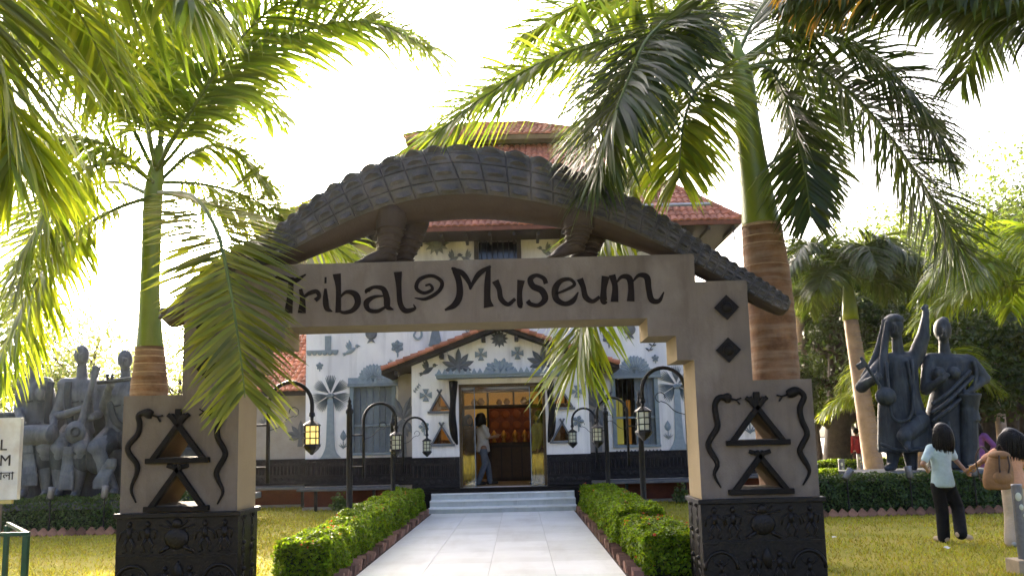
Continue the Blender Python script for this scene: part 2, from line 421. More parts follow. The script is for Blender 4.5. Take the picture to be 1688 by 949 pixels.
# steps: risers and treads of separate stones
st = thing('entrance_steps', (-.36, 17.8, 0), 'three pale marble steps up to the black door sill', 'steps')
SX0, SX1 = -1.86, 1.12
for k in range(3):
    y0 = 17.3 + .32*k; z0 = .125*k; nseg = 5
    for q in range(nseg):
        a = SX0+(SX1-SX0)*q/nseg; b = SX0+(SX1-SX0)*(q+1)/nseg
        MB().box(a+.002, b-.002, y0+.03, y0+.10, z0, z0+.097).build('riser_slab', MARBLEG, st)
    for q in range(3):
        a = SX0+(SX1-SX0)*q/3; b = SX0+(SX1-SX0)*(q+1)/3
        MB().box(a+.0015, b-.0015, y0, y0+.36, z0+.099, z0+.127).build('tread_slab', MARBLE, st, bevel=.005)
MB().box(SX0+.01, SX1-.01, 17.42, 18.25, 0, .09).build('core', CONC, st)

# ------------------------------------------------------------------ leaf clouds
def leaves(pts, nrm, size, jit=.8, asp=.55, bend=True):
    """one small folded leaf per point; returns verts, faces"""
    P = np.asarray(pts, float); N0 = np.asarray(nrm, float); n = len(P)
    rs = np.random.RandomState(R.randrange(1 << 30))
    nn = N0 + rs.normal(0, jit, (n, 3)); nn /= np.linalg.norm(nn, axis=1)[:, None]+1e-9
    t = rs.normal(0, 1, (n, 3)); t -= nn*(t*nn).sum(1)[:, None]; t /= np.linalg.norm(t, axis=1)[:, None]+1e-9
    s = np.cross(nn, t); L = size*rs.uniform(.65, 1.3, n)[:, None]
    a = P - t*L*.5; b = P + t*L*.5; c = P + s*L*asp*.5 + nn*L*.12; d = P - s*L*asp*.5 + nn*L*.12
    V = np.stack([a, c, b, d], 1).reshape(-1, 3)
    i = np.arange(n)[:, None]*4
    Fc = np.concatenate([i+[0,1,2], i+[0,2,3]], 0)
    return V, Fc
def cloud_obj(name, V, Fc, material, parent=None, origin=None, kind='stuff'):
    org = ROOT[parent.name] if parent else Vector(origin or (0,0,0))
    me = bpy.data.meshes.new(name)
    V = V - np.array(tuple(org)); n = Fc.shape[0]; k = Fc.shape[1]
    me.vertices.add(len(V)); me.vertices.foreach_set('co', V.astype(np.float32).ravel())
    me.loops.add(n*k); me.loops.foreach_set('vertex_index', Fc.astype(np.int32).ravel())
    me.polygons.add(n); me.polygons.foreach_set('loop_start', np.arange(0, n*k, k, dtype=np.int32))
    me.update(); me.validate(); me.materials.append(material)
    o = bpy.data.objects.new(name, me); COL.objects.link(o)
    if parent: o.parent = parent
    else: o.location = org
    ROOT[o.name] = org.copy()
    if kind: o['kind'] = kind
    return o
def hedge(label, x0, x1, y0, y1, h, dens, leaf, mleaf, flowers=0, wob=.05, group=None, name='hedge'):
    cx, cy = (x0+x1)/2, (y0+y1)/2
    t = thing(name, (cx, cy, 0), label, 'hedge', group)
    rs = np.random.RandomState(R.randrange(1 << 30))
    ax, ay = x1-x0, y1-y0
    ph = rs.uniform(0, 6, 8)
    def wav(u, v): return wob*(np.sin(u*3.1+ph[0])*.5+np.sin(v*2.3+ph[1])*.5+np.sin(u*7+v*5+ph[2])*.4+np.sin(v*9-u*6+ph[3])*.3)
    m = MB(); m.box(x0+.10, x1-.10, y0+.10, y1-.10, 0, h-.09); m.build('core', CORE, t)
    P = []; N0 = []
    faces = [('t', ax*ay, (0,0,1)), ('l', ay*h, (-1,0,0)), ('r', ay*h, (1,0,0)), ('f', ax*h, (0,-1,0)), ('b', ax*h*.4, (0,1,0))]
    for nm, area, nv in faces:
        n = int(area*dens); u = rs.rand(n); v = rs.rand(n)
        if nm == 't': p = np.stack([x0+ax*u, y0+ay*v, np.full(n, h)], 1); e = np.minimum(np.minimum(u, 1-u)*ax, np.minimum(v, 1-v)*ay); p[:, 2] -= np.clip(.10-e, 0, .1)**2*7
        elif nm in 'lr': p = np.stack([np.full(n, x0 if nm == 'l' else x1), y0+ay*u, .05+(h-.05)*v], 1)
        else: p = np.stack([x0+ax*u, np.full(n, y0 if nm == 'f' else y1), .05+(h-.05)*v], 1)
        wv = wav(p[:, 0]*1.7+p[:, 2]*2, p[:, 1]*1.7)
        p = p + np.array(nv)*(wv - np.abs(rs.normal(0, .035, n)))[:, None]
        if nm != 't': p -= np.array(nv)*(np.clip(.15-(h-p[:, 2]), 0, .15)**2*3)[:, None]
        P.append(p); N0.append(np.tile(np.array(nv)+np.array([0,0,.5]), (n, 1)))
    P = np.concatenate(P); N0 = np.concatenate(N0)
    V, Fc = leaves(P, N0, leaf)
    cloud_obj('foliage', V, Fc, mleaf, t)
    if flowers:
        k = rs.choice(len(P), flowers, replace=False)
        pp = np.repeat(P[k], 5, 0) + rs.normal(0, .022, (flowers*5, 3)) + np.array([0,0,.025])
        V, Fc = leaves(pp, np.tile([0,0,1.], (len(pp), 1)), .03)
        cloud_obj('flowers', V, Fc, REDF, t)
    return t
hedge('clipped bright green hedge left of the marble path, segment beside the gate', -2.52, -1.93, 8.75, 11.4, .46, 4600, .045, LF_H, 26)
hedge('long clipped green hedge left of the marble path running to the steps', -2.50, -1.92, 11.5, 17.1, .52, 3600, .047, LF_H, 30)
hedge('clipped bright green hedge right of the marble path, segment beside the gate', 1.20, 1.86, 8.7, 10.7, .46, 4600, .045, LF_H, 26)
hedge('long clipped green hedge right of the marble path running to the steps', 1.17, 1.78, 10.8, 17.2, .54, 3600, .047, LF_H, 26)
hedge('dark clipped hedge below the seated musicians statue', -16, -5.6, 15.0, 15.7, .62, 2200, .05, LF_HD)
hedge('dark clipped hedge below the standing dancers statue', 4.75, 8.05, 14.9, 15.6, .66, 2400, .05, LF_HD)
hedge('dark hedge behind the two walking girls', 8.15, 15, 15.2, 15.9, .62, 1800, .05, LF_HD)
hedge('low bright hedge beside the steel bollards', 5.6, 8.3, 21.3, 22.3, .5, 1600, .06, LF_H)
hedge('low green hedge at the edge of the pale walkway', 7.4, 16, 27.5, 28.4, .55, 900, .08, LF_H)
# brick edging: bricks on edge along the path beds, bricks laid as saw teeth along the outer hedges
bmesh_ = MB().box(-.05, .05, -.028, .028, -.09, .09).mesh('brick', BRICK, (0,0,0), False)
objvar(MARBLE, .05)
for q_ in smesh[1:]: objvar(q_.materials[0], .05)
for nm, x, lab in (('brick_edging', -1.86, 'row of leaning bricks edging the left side of the path'), ('brick_edging', 1.13, 'row of leaning bricks edging the right side of the path')):
    t = thing(nm, (x, 12.8, 0), lab, 'edging')
    y = 8.5
    while y < 17.1:
        M = Matrix.Translation((x+R.uniform(-.012,.012), y, .035+R.uniform(-.02,.02))) @ Euler((R.uniform(.15,.7), R.uniform(-.15,.15), math.pi/2+R.uniform(-.2,.2)+math.pi/2)).to_matrix().to_4x4()
        inst(bmesh_, t, M, 'brick'); y += R.uniform(.12,.155)
for nm, x0, x1, y, lab in (('saw_tooth_edging', -13, -5.6, 14.86, 'saw tooth brick edging under the hedge of the seated musicians'),
                           ('saw_tooth_edging', 4.8, 12.5, 14.76, 'saw tooth brick edging under the hedge of the standing dancers')):
    t = thing(nm, ((x0+x1)/2, y, 0), lab, 'edging')
    x = x0
    while x < x1:
        inst(bmesh_, t, Matrix.Translation((x, y+R.uniform(-.01,.01), .05)) @ Euler((0, math.pi/4+R.uniform(-.08,.08), 0)).to_matrix().to_4x4() @ Matrix.Diagonal((1.3,1.2,.75,1)), 'brick'); x += .165
# grass blades
def grass(n, xr, yr, avoid, hgt):
    rs = np.random.RandomState(5)
    u = rs.rand(n); y = yr[0]+(yr[1]-yr[0])*u**1.6; x = xr[0]+(xr[1]-xr[0])*rs.rand(n)
    keep = np.ones(n, bool)
    for a in avoid: keep &= ~((x > a[0]) & (x < a[1]) & (y > a[2]) & (y < a[3]))
    patch = np.sin(x*1.3+np.sin(y*.9)*2)+np.sin(y*1.7+x*.4)
    keep &= (rs.rand(n) < .75+.25*patch)
    x = x[keep]; y = y[keep]; n = len(x)
    a = rs.uniform(0, 6.28, n); h = hgt*rs.uniform(.4, 1.2, n); w_ = .006*(.5+y/10); ln = rs.normal(0, .5, (n, 2))*h[:, None]
    V = np.zeros((n, 3, 3)); V[:, 0] = np.stack([x-np.cos(a)*w_, y-np.sin(a)*w_, np.zeros(n)], 1); V[:, 1] = np.stack([x+np.cos(a)*w_, y+np.sin(a)*w_, np.zeros(n)], 1)
    V[:, 2] = np.stack([x+ln[:, 0], y+ln[:, 1], h], 1)
    return V.reshape(-1, 3), np.arange(n*3).reshape(-1, 3)
AV = [(-2.66,1.95,8.2,18),(-16,-5.5,14.95,15.8),(4.7,15,14.8,16)]
V, Fc = grass(150000, (-13, 11), (8.2, 20.5), AV, .045)
LIT = mat('paper_scrap', (.7,.68,.64), None, 9, .8); rl = random.Random(3)
for k, (x, y, lab) in enumerate(((4.15,11.6,'small white paper scrap on the lawn near the right gate pillar'),(5.0,10.3,'crumpled white scrap on the grass in front of the walking girls'),(-4.4,13.2,'white scrap on the lawn behind the left gate pillar'),(-3.6,17.6,'pale scrap on the grass near the museum ledge'),(2.6,14.2,'white scrap on the grass beside the right path hedge'))):
    m = MB(); vs = [(x+.05*math.cos(a)*rl.uniform(.5,1), y+.04*math.sin(a), .035+rl.uniform(0,.03)) for a in np.linspace(0, 5.4, 7)]; m.add(vs+[(x, y, .06)], [(i, (i+1) % 7, 7) for i in range(7)])
    m.build('paper_scrap', LIT, None, (x, y, .03), tag=(lab, 'litter', 'scraps on the lawn'))
tagit(cloud_obj('grass', V, Fc, GRASSB), 'short yellow green lawn grass', 'grass', kind='stuff')
# ------------------------------------------------------------------ museum building
BY, PYF = 19.6, 18.3                       # main front, porch front
BX0, BX1 = -4.90, 4.22
DX = -.36                                   # axis of the door
bld = thing('museum_building', (DX, 23, 0), 'white museum building with grey reliefs, black dado and red tiled roofs', 'building')
def rect(x0, x1, z0, z1): return [(x0,z0),(x1,z0),(x1,z1),(x0,z1)]
WL = (-3.83, -2.87, 1.24, 2.76); WR = (2.20, 3.17, 1.27, 2.80); WU = (-.85, .06, 5.1, 6.12)
m = MB()
m.poly(rect(BX0, BX1, 0, 4.75), BY, BY+.28, [rect(*WL), rect(*WR), rect(-2.05, 1.28, .3, 2.95)])
m.box(BX0, BX0+.28, BY+.28, 27, 0, 4.75); m.box(BX1-.28, BX1, BY+.28, 27, 0, 4.75); m.box(BX0, BX1, 27, 27.28, 0, 6.4)
wall = m.build('wall', WHITE, bld)
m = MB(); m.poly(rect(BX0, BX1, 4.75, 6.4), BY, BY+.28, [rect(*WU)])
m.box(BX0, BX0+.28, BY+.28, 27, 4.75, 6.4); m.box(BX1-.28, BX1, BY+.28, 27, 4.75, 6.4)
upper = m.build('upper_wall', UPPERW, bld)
MB().box(BX0+.3, BX1-.3, BY+.3, 26.9, 4.3, 4.45).build('floor_slab', CONC, bld)
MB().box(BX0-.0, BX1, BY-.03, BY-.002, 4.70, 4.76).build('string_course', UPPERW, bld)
# wings set back on both sides
for s, a, b in ((-1, -6.75, BX0), (1, BX1, 6.1)):
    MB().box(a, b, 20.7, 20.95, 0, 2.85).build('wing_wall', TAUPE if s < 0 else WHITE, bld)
def tiles(u0, u1, p_of, name, parent, tw=.15, tl=.24, clip=None, mtl=None):
    """rows of curved clay tiles on a sloping plane: p_of(u, v) -> point, u along the eave, v up the slope in metres"""
    m = MB(); vmax = p_of[1]; fn = p_of[0]; nr = p_of[2]
    v = 0; row = 0
    while v < vmax:
        lo, hi = (u0, u1) if clip is None else clip(v)
        n = int((hi-lo)/tw)
        for k in range(n):
            u = lo + (hi-lo-n*tw)/2 + tw*k
            dz = R.uniform(-.004, .004)
            vs = []
            for vv, lift in ((v, .035), (v+tl*1.05, .012)):
                for uu, hh in ((0, 0), (.18, .028), (.5, .045), (.82, .028), (1, 0)):
                    vs.append(fn(u+tw*uu, vv) + nr*(hh+lift+dz))
            for uu, hh in ((0, 0), (.5, .015), (1, 0)): vs.append(fn(u+tw*uu, v) + nr*(hh+.012))
            m.add(vs, [(0,1,6,5),(1,2,7,6),(2,3,8,7),(3,4,9,8),(0,10,11,2,1),(2,11,12,4,3)])
        v += tl
    return tagit(m.build(name, mtl or TILE, parent), kind='stuff')
# main hipped roof
EX0, EX1, EY0, EY1, EZ = -5.80, 5.10, 18.65, 28.2, 6.22
TX0, TX1, TY0, TY1, TZ = -2.75, 2.0, 22.4, 25.4, 9.36
c8 = [Vector((EX0,EY0,EZ)), Vector((EX1,EY0,EZ)), Vector((EX1,EY1,EZ)), Vector((EX0,EY1,EZ)), Vector((TX0,TY0,TZ)), Vector((TX1,TY0,TZ)), Vector((TX1,TY1,TZ)), Vector((TX0,TY1,TZ))]
m = MB(); m.add(c8, [(0,1,5,4),(1,2,6,5),(2,3,7,6),(3,0,4,7),(4,5,6,7)])
m.add([q - Vector((0,0,.1)) for q in c8[:4]], [(3,2,1,0)])
m.add([q for i in range(4) for q in (c8[i], c8[(i+1) % 4], c8[(i+1) % 4]-Vector((0,0,.1)), c8[i]-Vector((0,0,.1)))], [(4*i,4*i+1,4*i+2,4*i+3) for i in range(4)])
roof = m.build('roof', DARKW, bld)
def slope(a, b, c, d):
    """a-b eave, d-c top; returns tile function and clip"""
    L = (b-a).length; ux = (b-a)/L; mid = ((c+d)-(a+b))/2; up = mid - ux*mid.dot(ux); H = up.length; up.normalize()
    nr = ux.cross(up); nr = nr if nr.z > 0 else -nr
    lo1 = (d-a).dot(ux); hi1 = (c-a).dot(ux)
    return (lambda u, v: a + ux*u + up*v, H, nr), (lambda v: (lo1*v/H, L+(hi1-L)*v/H)), L
for q in ((0,1,5,4), (1,2,6,5), (3,0,4,7)):
    pf, cl, L = slope(*[c8[i] for i in q]); tiles(0, L, pf, 'roof_tiles', roof, clip=cl)
def ridge(a, b, parent, r=.075):
    m = MB(); n = max(3, int((b-a).length/.3))
    for k in range(n):
        p = a.lerp(b, k/n); q = a.lerp(b, (k+1.06)/n); m.tube([p, q], [r*1.12, r], 8)
    return m.build('ridge_tiles', TILE, parent)
for i in range(4): ridge(c8[i]+Vector((0,0,.05)), c8[i+4]+Vector((0,0,.05)), roof)
m = MB(); m.box(EX0-.02, EX1+.02, EY0-.03, EY0-.002, EZ-.09, EZ+.0); m.box(EX1+.002, EX1+.03, EY0, EY1, EZ-.09, EZ+.0); m.box(EX0-.03, EX0-.002, EY0, EY1, EZ-.09, EZ+.0)
m.build('fascia', mat('fascia_red', (.20,.075,.045), (.12,.045,.03), 6, .8, .1), roof)
for x in np.arange(EX0+.3, EX1, .55): MB().bar((x, EY0+.05, EZ-.16), (x, BY-.002, EZ-.16), .06, .08).build('rafter', DARKW, roof)
pf, cl, L = slope(c8[0], c8[1], c8[5], c8[4])
for k in range(7):
    u = 1.4+k*1.3; a = pf[0](u, .55)+pf[2]*.16; b = pf[0](u+1.12, .55)+pf[2]*.16
    MB().bar(a, b, .09, .05, pf[2]).build('strip_light', STRIP, roof)
MB().bar(c8[1]+Vector((-.12,.15,-.1)), c8[1]+Vector((-.12,.15,-.42)), .03, .03).build('roof_hook', IRON, roof)
# upper tier
MB().box(TX0+.35, TX1-.35, TY0+.2, TY1-.2, 9.2, 9.7).build('tier_wall', mat('tier_wall', (.11,.08,.06), None, 4, .9), bld)
u8 = [Vector((TX0-.12,21.95,9.58)), Vector((TX1+.12,21.95,9.58)), Vector((TX1+.12,25.9,9.58)), Vector((TX0-.12,25.9,9.58)), Vector((DX-.9,23.9,10.6)), Vector((DX+.9,23.9,10.6))]
m = MB(); m.add(u8, [(0,1,5,4),(1,2,5),(2,3,4,5),(3,0,4),(3,2,1,0)])
m.add([q for i in range(4) for q in (u8[i], u8[(i+1) % 4], u8[(i+1) % 4]-Vector((0,0,.12)), u8[i]-Vector((0,0,.12)))], [(4*i,4*i+1,4*i+2,4*i+3) for i in range(4)])
r2 = m.build('upper_roof', mat('eave_ochre', (.20,.14,.07), None, 4, .9), bld)
for q in ((0,1,5,4), (1,2,5,5), (3,0,4,4)):
    pf, cl, L = slope(*[u8[i] for i in q]); tiles(0, L, pf, 'roof_tiles', r2, clip=cl)
ridge(u8[4]+Vector((0,0,.05)), u8[5]+Vector((0,0,.05)), r2); ridge(u8[0]+Vector((0,0,.04)), u8[4]+Vector((0,0,.04)), r2); ridge(u8[1]+Vector((0,0,.04)), u8[5]+Vector((0,0,.04)), r2)
# wing roofs
for a, b in ((-6.85, BX0), (BX1, 6.2)):
    p = [Vector((a,20.2,2.72)), Vector((b,20.2,2.72)), Vector((b,23.2,4.4)), Vector((a,23.2,4.4))]
    m = MB(); m.add(p, [(0,1,2,3)]); m.add([q-Vector((0,0,.1)) for q in p], [(3,2,1,0)])
    wr = m.build('wing_roof', DARKW, bld); pf, cl, L = slope(*p); tiles(0, L, pf, 'roof_tiles', wr)
# dado of dark carved boards, ledge on iron legs, red wall below
def dado(x0, x1, y, z0=.52, z1=1.13):
    d = MB().box(x0, x1, y-.05, y-.002, z0, z1).build('dado', DADO, bld)
    m = MB()
    for z in (z1-.02, z1-.15, z0+.22, z0+.03): m.box(x0, x1, y-.075, y-.051, z-.014, z+.014)
    m.build('dado_rail', DADO, d)
    m = MB(); n = int((x1-x0)/.085)
    for k in range(n):
        x = x0+(x1-x0)*(k+.5)/n; m.tube([(x, y-.048, z0+.24), (x, y-.048, z1-.17)], .03, 6)
    tagit(m.build('dado_ribs', DADO, d), kind='stuff')
    m = MB(); n = max(1, int((x1-x0)/.15))
    for k in range(n):
        x = x0+(x1-x0)*(k+.5)/n; m.disc(x, z0+.125, .055, y-.05, .02, 10); m.disc(x, z1-.085, .04, y-.05, .02, 8)
    tagit(m.build('dado_bosses', DADO, d), kind='stuff')
def ledge(x0, x1, y, z=.5, dp=.75):
    l = MB().box(x0, x1, y-dp, y-.055, z-.06, z).build('ledge', LEDGE, bld, bevel=.008)
    x = x0+.4
    while x < x1:
        MB().box(x-.03, x+.03, y-dp+.06, y-dp+.12, 0, z-.062).build('leg', IRON, l); x += 1.28
    MB().box(x0, x1, y-.06, y-.004, 0, z-.062).build('red_wall', REDW, bld)
    MB().box(x0, x1, y-.25, y-.07, 0, .06).build('kerb', CONC, bld)
for a, b in ((BX0, -2.29-.44), (1.51+.42, BX1)): dado(a, b, BY); ledge(a, b, BY)
for a, b in ((-6.75, BX0-.01), (BX1+.01, 6.1)): dado(a, b, 20.7); ledge(a, b, 20.7)
# porch
PX0, PX1, PK = -2.29, 1.51, 3.80
DR = (-1.28, .58, .47, 2.66)
def tri(ax, ay, x0, x1, yb): # pixel apex, base
    a = at(ax, ay, PYF); b = at(x0, yb, PYF); c = at(x1, yb, PYF); zb = (b.z+c.z)/2
    return [(b.x, zb), (c.x, zb), (a.x, a.z)]
TR = [tri(724.7,648,709,743,677), tri(728,702,712,746,731), tri(926,642,909,944,671), tri(926.5,696,910,944,726)]
m = MB()
m.poly([(PX0,0),(PX1,0),(PX1,3.08),(DX,PK),(PX0,3.08)], PYF, PYF+.22, [rect(*DR)] + TR)
m.box(PX0, PX0+.2, PYF+.22, BY-.002, 0, 3.0); m.box(PX1-.2, PX1, PYF+.22, BY-.002, 0, 3.0)
porch = m.build('porch_wall', WHITE, bld)
for a, b in ((PX0, DR[0]), (DR[1], PX1)): dado(a, b, PYF, .47, 1.12)
MB().box(-2.35, 1.57, PYF-.32, PYF+.2, .385, .468).build('door_sill', BLACKP, bld, bevel=.006)
MB().box(-2.33, -1.88, PYF-.3, PYF-.01, 0, .38).build('plinth', BLACKP, bld); MB().box(1.14, 1.55, PYF-.3, PYF-.01, 0, .38).build('plinth', BLACKP, bld)
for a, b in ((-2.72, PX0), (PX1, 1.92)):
    MB().box(a, b, 19.25, BY-.003, 0, 3.0).build('side_return', TAUPE, bld); dado(a, b, 19.25)  # taupe puts the roof overhang's shade into the wall colour, over greyer paint
for T in TR:  # frames of crossed sticks round each triangular opening, pane behind
    f = MB()
    (x0, z0), (x1, _), (xa, za) = T
    for p, q in (((x0,z0),(xa,za)), ((x1,z0),(xa,za))):
        d = Vector((q[0]-p[0], q[1]-p[1])); e = Vector(q)+d*.22
        f.bar((p[0], PYF-.02, p[1]), (e.x, PYF-.02, e.y), .035, .06, (0,1,0))
    f.box(x0-.05, x1+.05, PYF-.06, PYF-.002, z0-.055, z0-.004)
    fo = f.build('triangle_frame', GREYD, bld)
    g = MB(); g.poly([(x0,z0),(x1,z0),(xa,za)], PYF+.12, PYF+.128); g.build('pane', glass('amber_pane', (.75,.6,.3)), fo)
# porch roof
m = MB(); ov = .62
for s in (-1, 1):
    e = Vector((DX+s*(1.9+ov), 0, 3.08-ov*.38+.12)); p = Vector((DX, 0, PK+.10))
    m.add([(e.x,PYF-.38,e.z),(p.x,PYF-.38,p.z),(p.x,BY,p.z),(e.x,BY,e.z),(e.x,PYF-.38,e.z-.09),(p.x,PYF-.38,p.z-.09),(p.x,BY,p.z-.09),(e.x,BY,e.z-.09)],
          [(0,1,2,3),(7,6,5,4),(0,4,5,1),(1,5,6,2),(3,2,6,7),(0,3,7,4)])
proof = m.build('porch_roof', DARKW, bld, fixn=True)
for s in (-1, 1):
    e = Vector((DX+s*(1.9+ov), PYF-.40, 3.08-ov*.38+.12)); p = Vector((DX, PYF-.40, PK+.10)); b = Vector((0, BY-PYF+.40, 0))
    L = (p-e).length
    q = [e, e+b, p+b, p] if s < 0 else [e+b, e, p, p+b]
    pf, cl, L2 = slope(*q); tiles(0, L2, pf, 'roof_tiles', proof)
    m = MB(); n = 16
    for k in range(n):   # verge tiles along the gable
        a = e.lerp(p, k/n); c = e.lerp(p, (k+1.1)/n); m.tube([a+Vector((0,-.01,.05)), c+Vector((0,-.01,.03))], [.055,.045], 7)
    m.build('verge_tiles', TILE, proof)
    for t in (.12, .5, .86):
        q = e.lerp(p, t); MB().box(q.x-.04, q.x+.04, PYF-.36, PYF-.002, q.z-.22, q.z-.12).build('purlin_end', DARKW, proof)
MB().tube([(DX,PYF-.42,PK+.15),(DX,BY,PK+.15)], .07, 8).build('ridge_tiles', TILE, proof)
# door canopy, brackets, glass door
cz = 2.84
m = MB(); m.box(-1.72, 1.0, PYF-.42, PYF-.002, cz-.07, cz-.02); m.box(-1.74, 1.02, PYF-.45, PYF-.002, cz-.018, cz+.02)
can = m.build('door_canopy', FRAME, bld, bevel=.006)
m = MB()
for k in range(22): m.poly([(-1.72+k*.124, cz+.022), (-1.72+k*.124+.12, cz+.022), (-1.72+k*.124+.06, cz+.13)], PYF-.40, PYF-.37)
m.build('canopy_scallops', GREYB, can)
for s, x in ((-1, DR[0]-.10), (1, DR[1]+.10)):
    m = MB(); q = cr([(x, PYF-.12, 2.72), (x+s*.01, PYF-.16, 2.3), (x+s*.03, PYF-.17, 1.95), (x-s*.0, PYF-.14, 1.6), (x-s*.06, PYF-.08, 1.38)], 16)
    m.tube(q, [.10,.09,.08,.07,.065,.065,.07,.075,.08,.085,.085,.08,.07,.055,.04,.02], 9); m.build('bracket', BLACKP, bld, smooth=True)
dr = MB()
for a, b in ((DR[0], DR[0]+.06), (DR[1]-.06, DR[1])): dr.box(a, b, PYF+.02, PYF+.12, DR[2], DR[3])
dr.box(DR[0]+.06, DR[1]-.06, PYF+.02, PYF+.12, DR[3]-.06, DR[3])
door = dr.build('door_frame', mat('bronze_frame', (.09,.06,.03), None, 8, .4, .05, metal=.5), bld)
GA = glass('door_glass', (.80,.72,.42), .03, .3)
MB().box(DR[0]+.065, DR[0]+.33, PYF+.06, PYF+.07, DR[2]+.01, DR[3]-.07).build('glass_panel', GA, door)
MB().box(DR[1]-.33, DR[1]-.065, PYF+.06, PYF+.07, DR[2]+.01, DR[3]-.07).build('glass_panel', GA, door)
MB().box(DR[0]+.34, DR[1]-.34, PYF+.06, PYF+.07, 2.2, DR[3]-.07).build('transom_glass', GA, door)
for x in (DR[0]+.335, DR[1]-.335): MB().box(x-.008, x+.008, PYF+.05, PYF+.08, DR[2], DR[3]-.06).build('glass_edge', FRAME, door)
# windows with plank shutters
def window(W, y, open_half=False):
    x0, x1, z0, z1 = W
    f = MB()
    f.box(x0-.05, x0+.04, y-.04, y+.1, z0, z1); f.box(x1-.04, x1+.05, y-.04, y+.1, z0, z1); f.box(x0-.06, x1+.06, y-.06, y+.1, z0-.06, z0-.002)
    f.box(x0+.042, x1-.042, y+.01, y+.09, z0+.60, z0+.645)
    fo = f.build('window', FRAME, bld, bevel=.004)
    n = 6; pw = (x1-x0-.09)/n
    for k in range(n):
        if open_half and k < 3: continue
        a = x0+.045+pw*k
        MB().box(a+.004, a+pw-.004, y+.05+.006*(k % 2), y+.08, z0+.65, z1-.01).build('shutter_plank', SHUT, fo)
        MB().box(a+.004, a+pw-.004, y+.05+.006*(k % 2), y+.08, z0+.005, z0+.595).build('shutter_plank', SHUT, fo)
    if open_half:
        for k in range(4): MB().box(x0+.1+k*.105, x0+.112+k*.105, y+.03, y+.045, z0+.65, z1-.01).build('bar', IRON, fo)
        MB().box(x0+.05, x0+.22, y+.22, y+.24, z0+.02, z1-.45).build('yellow_panel', emit('yellow_panel_glow', (.40,.33,.04), .03), fo)  # glow in the panel's own material stands in for light inside
        MB().box(x0+.30, x0+.40, y+.20, y+.22, z0+.02, z1-.5).build('orange_curtain', mat('orange_cloth', (.75,.28,.03), None, 9, .8), fo)
    # lintel with saw tooth band
    l = MB().box(x0-.09, x1+.12, y-.09, y-.002, z1-.01, z1+.06).build('lintel', GREYB, fo)
    m = MB(); m.box(x0-.09, x1+.12, y-.02, y-.003, z1+.062, z1+.20)
    for k in range(10): m.poly([(x0-.08+k*.115, z1+.07), (x0-.08+k*.115+.10, z1+.07), (x0-.03+k*.115, z1+.20)], y-.035, y-.02)
    m.build('saw_tooth_band', GREYB, fo)
    m = MB()
    for k in range(13): m.ribbon([(x0-.02+k*.083, z0-.22, .025), (x0+.0215+k*.083, z0-.12, .025), (x0+.063+k*.083, z0-.22, .025)] if k % 1 == 0 else [], y-.03, y-.002, 5)
    m.build('zigzag_band', GREYD, fo)
    # shell fan above
    cx = (x0+x1)/2+.02; m = MB()
    for k in range(13):
        an = math.radians(18+12*k); m.petal(cx, z1+.11, an, .36+.05*math.sin(an), .115, y, .045, 2.6)
    m.build('shell_relief', GREYB, fo)
window(WL, BY); window(WR, BY, True)
x0, x1, z0, z1 = WU
f = MB(); f.box(x0-.10, x0, BY-.05, BY+.1, z0, z1+.22); f.box(x1, x1+.10, BY-.05, BY+.1, z0, z1+.22); f.box(x0, x1, BY-.05, BY+.1, z1, z1+.22); f.box(x0, x1, BY-.05, BY+.1, z0-.08, z0)
fo = f.build('upper_window', DARKW, bld)
for k in range(7): MB().tube([(x0+(x1-x0)*(k+.5)/7, BY+.06, z0), (x0+(x1-x0)*(k+.5)/7, BY+.06, z1)], .009, 6).build('bar', IRON, fo)
MB().box(x0, x1, BY+.2, BY+.21, z0, z1).build('pane', glass('dark_pane', (.10,.10,.11), .15, .05), fo)

# ---- plaster reliefs, each one a piece on its wall
def P(px, py, Y): q = at(px, py, Y); return q.x, q.z
def bird(px, py, s, Y, mt, par, flip=1):
    x, z = P(px, py, Y); m = MB()
    m.petal(x-flip*.9*s, z-.85*s, math.atan2(1.0, flip*1.7), 1.9*s, .75*s, Y, .05, .9)   # body
    m.disc(x+flip*.85*s, z+.32*s, .26*s, Y, .05, 12)
    m.petal(x+flip*1.0*s, z+.33*s, math.atan2(0, flip), .35*s, .16*s, Y, .03)
    for k, an in enumerate((100, 118, 136)): m.petal(x-flip*.05*s, z-.25*s, math.radians(an if flip > 0 else 180-an), (1.55-.22*k)*s, .5*s, Y, .05-.008*k)
    for an in (188, 205, 222): m.petal(x-flip*.6*s, z-.62*s, math.radians(an if flip > 0 else 540-an), .75*s, .22*s, Y, .03)
    m.build('bird_relief', mt, par)
def sunr(px, py, r, Y, mt, par, n=12):
    x, z = P(px, py, Y); m = MB()
    for k in range(n): m.petal(x, z, 2*math.pi*k/n, r, r*.42, Y, .035, .7)
    m.disc(x, z, r*.52, Y, .06, 20, .8); m.disc(x, z, r*.3, Y-.055, .03, 16, .6); m.build('sun_relief', mt, par)
def cross(px, py, r, Y, mt, par, rot=0):
    x, z = P(px, py, Y); m = MB()
    for k in range(4):
        a = rot+k*math.pi/2; c, s = math.cos(a), math.sin(a)
        m.poly([(x+c*u-s*v, z+s*u+c*v) for u, v in ((.1*r,-.09*r),(r,-.52*r),(r,.52*r),(.1*r,.09*r))], Y-.04, Y+.002)
        m.poly([(x+c*u-s*v, z+s*u+c*v) for u, v in ((.25*r,-.08*r),(.85*r,-.3*r),(.85*r,.3*r),(.25*r,.08*r))], Y-.055, Y-.04)
    m.build('cross_relief', mt, par, fixn=True)
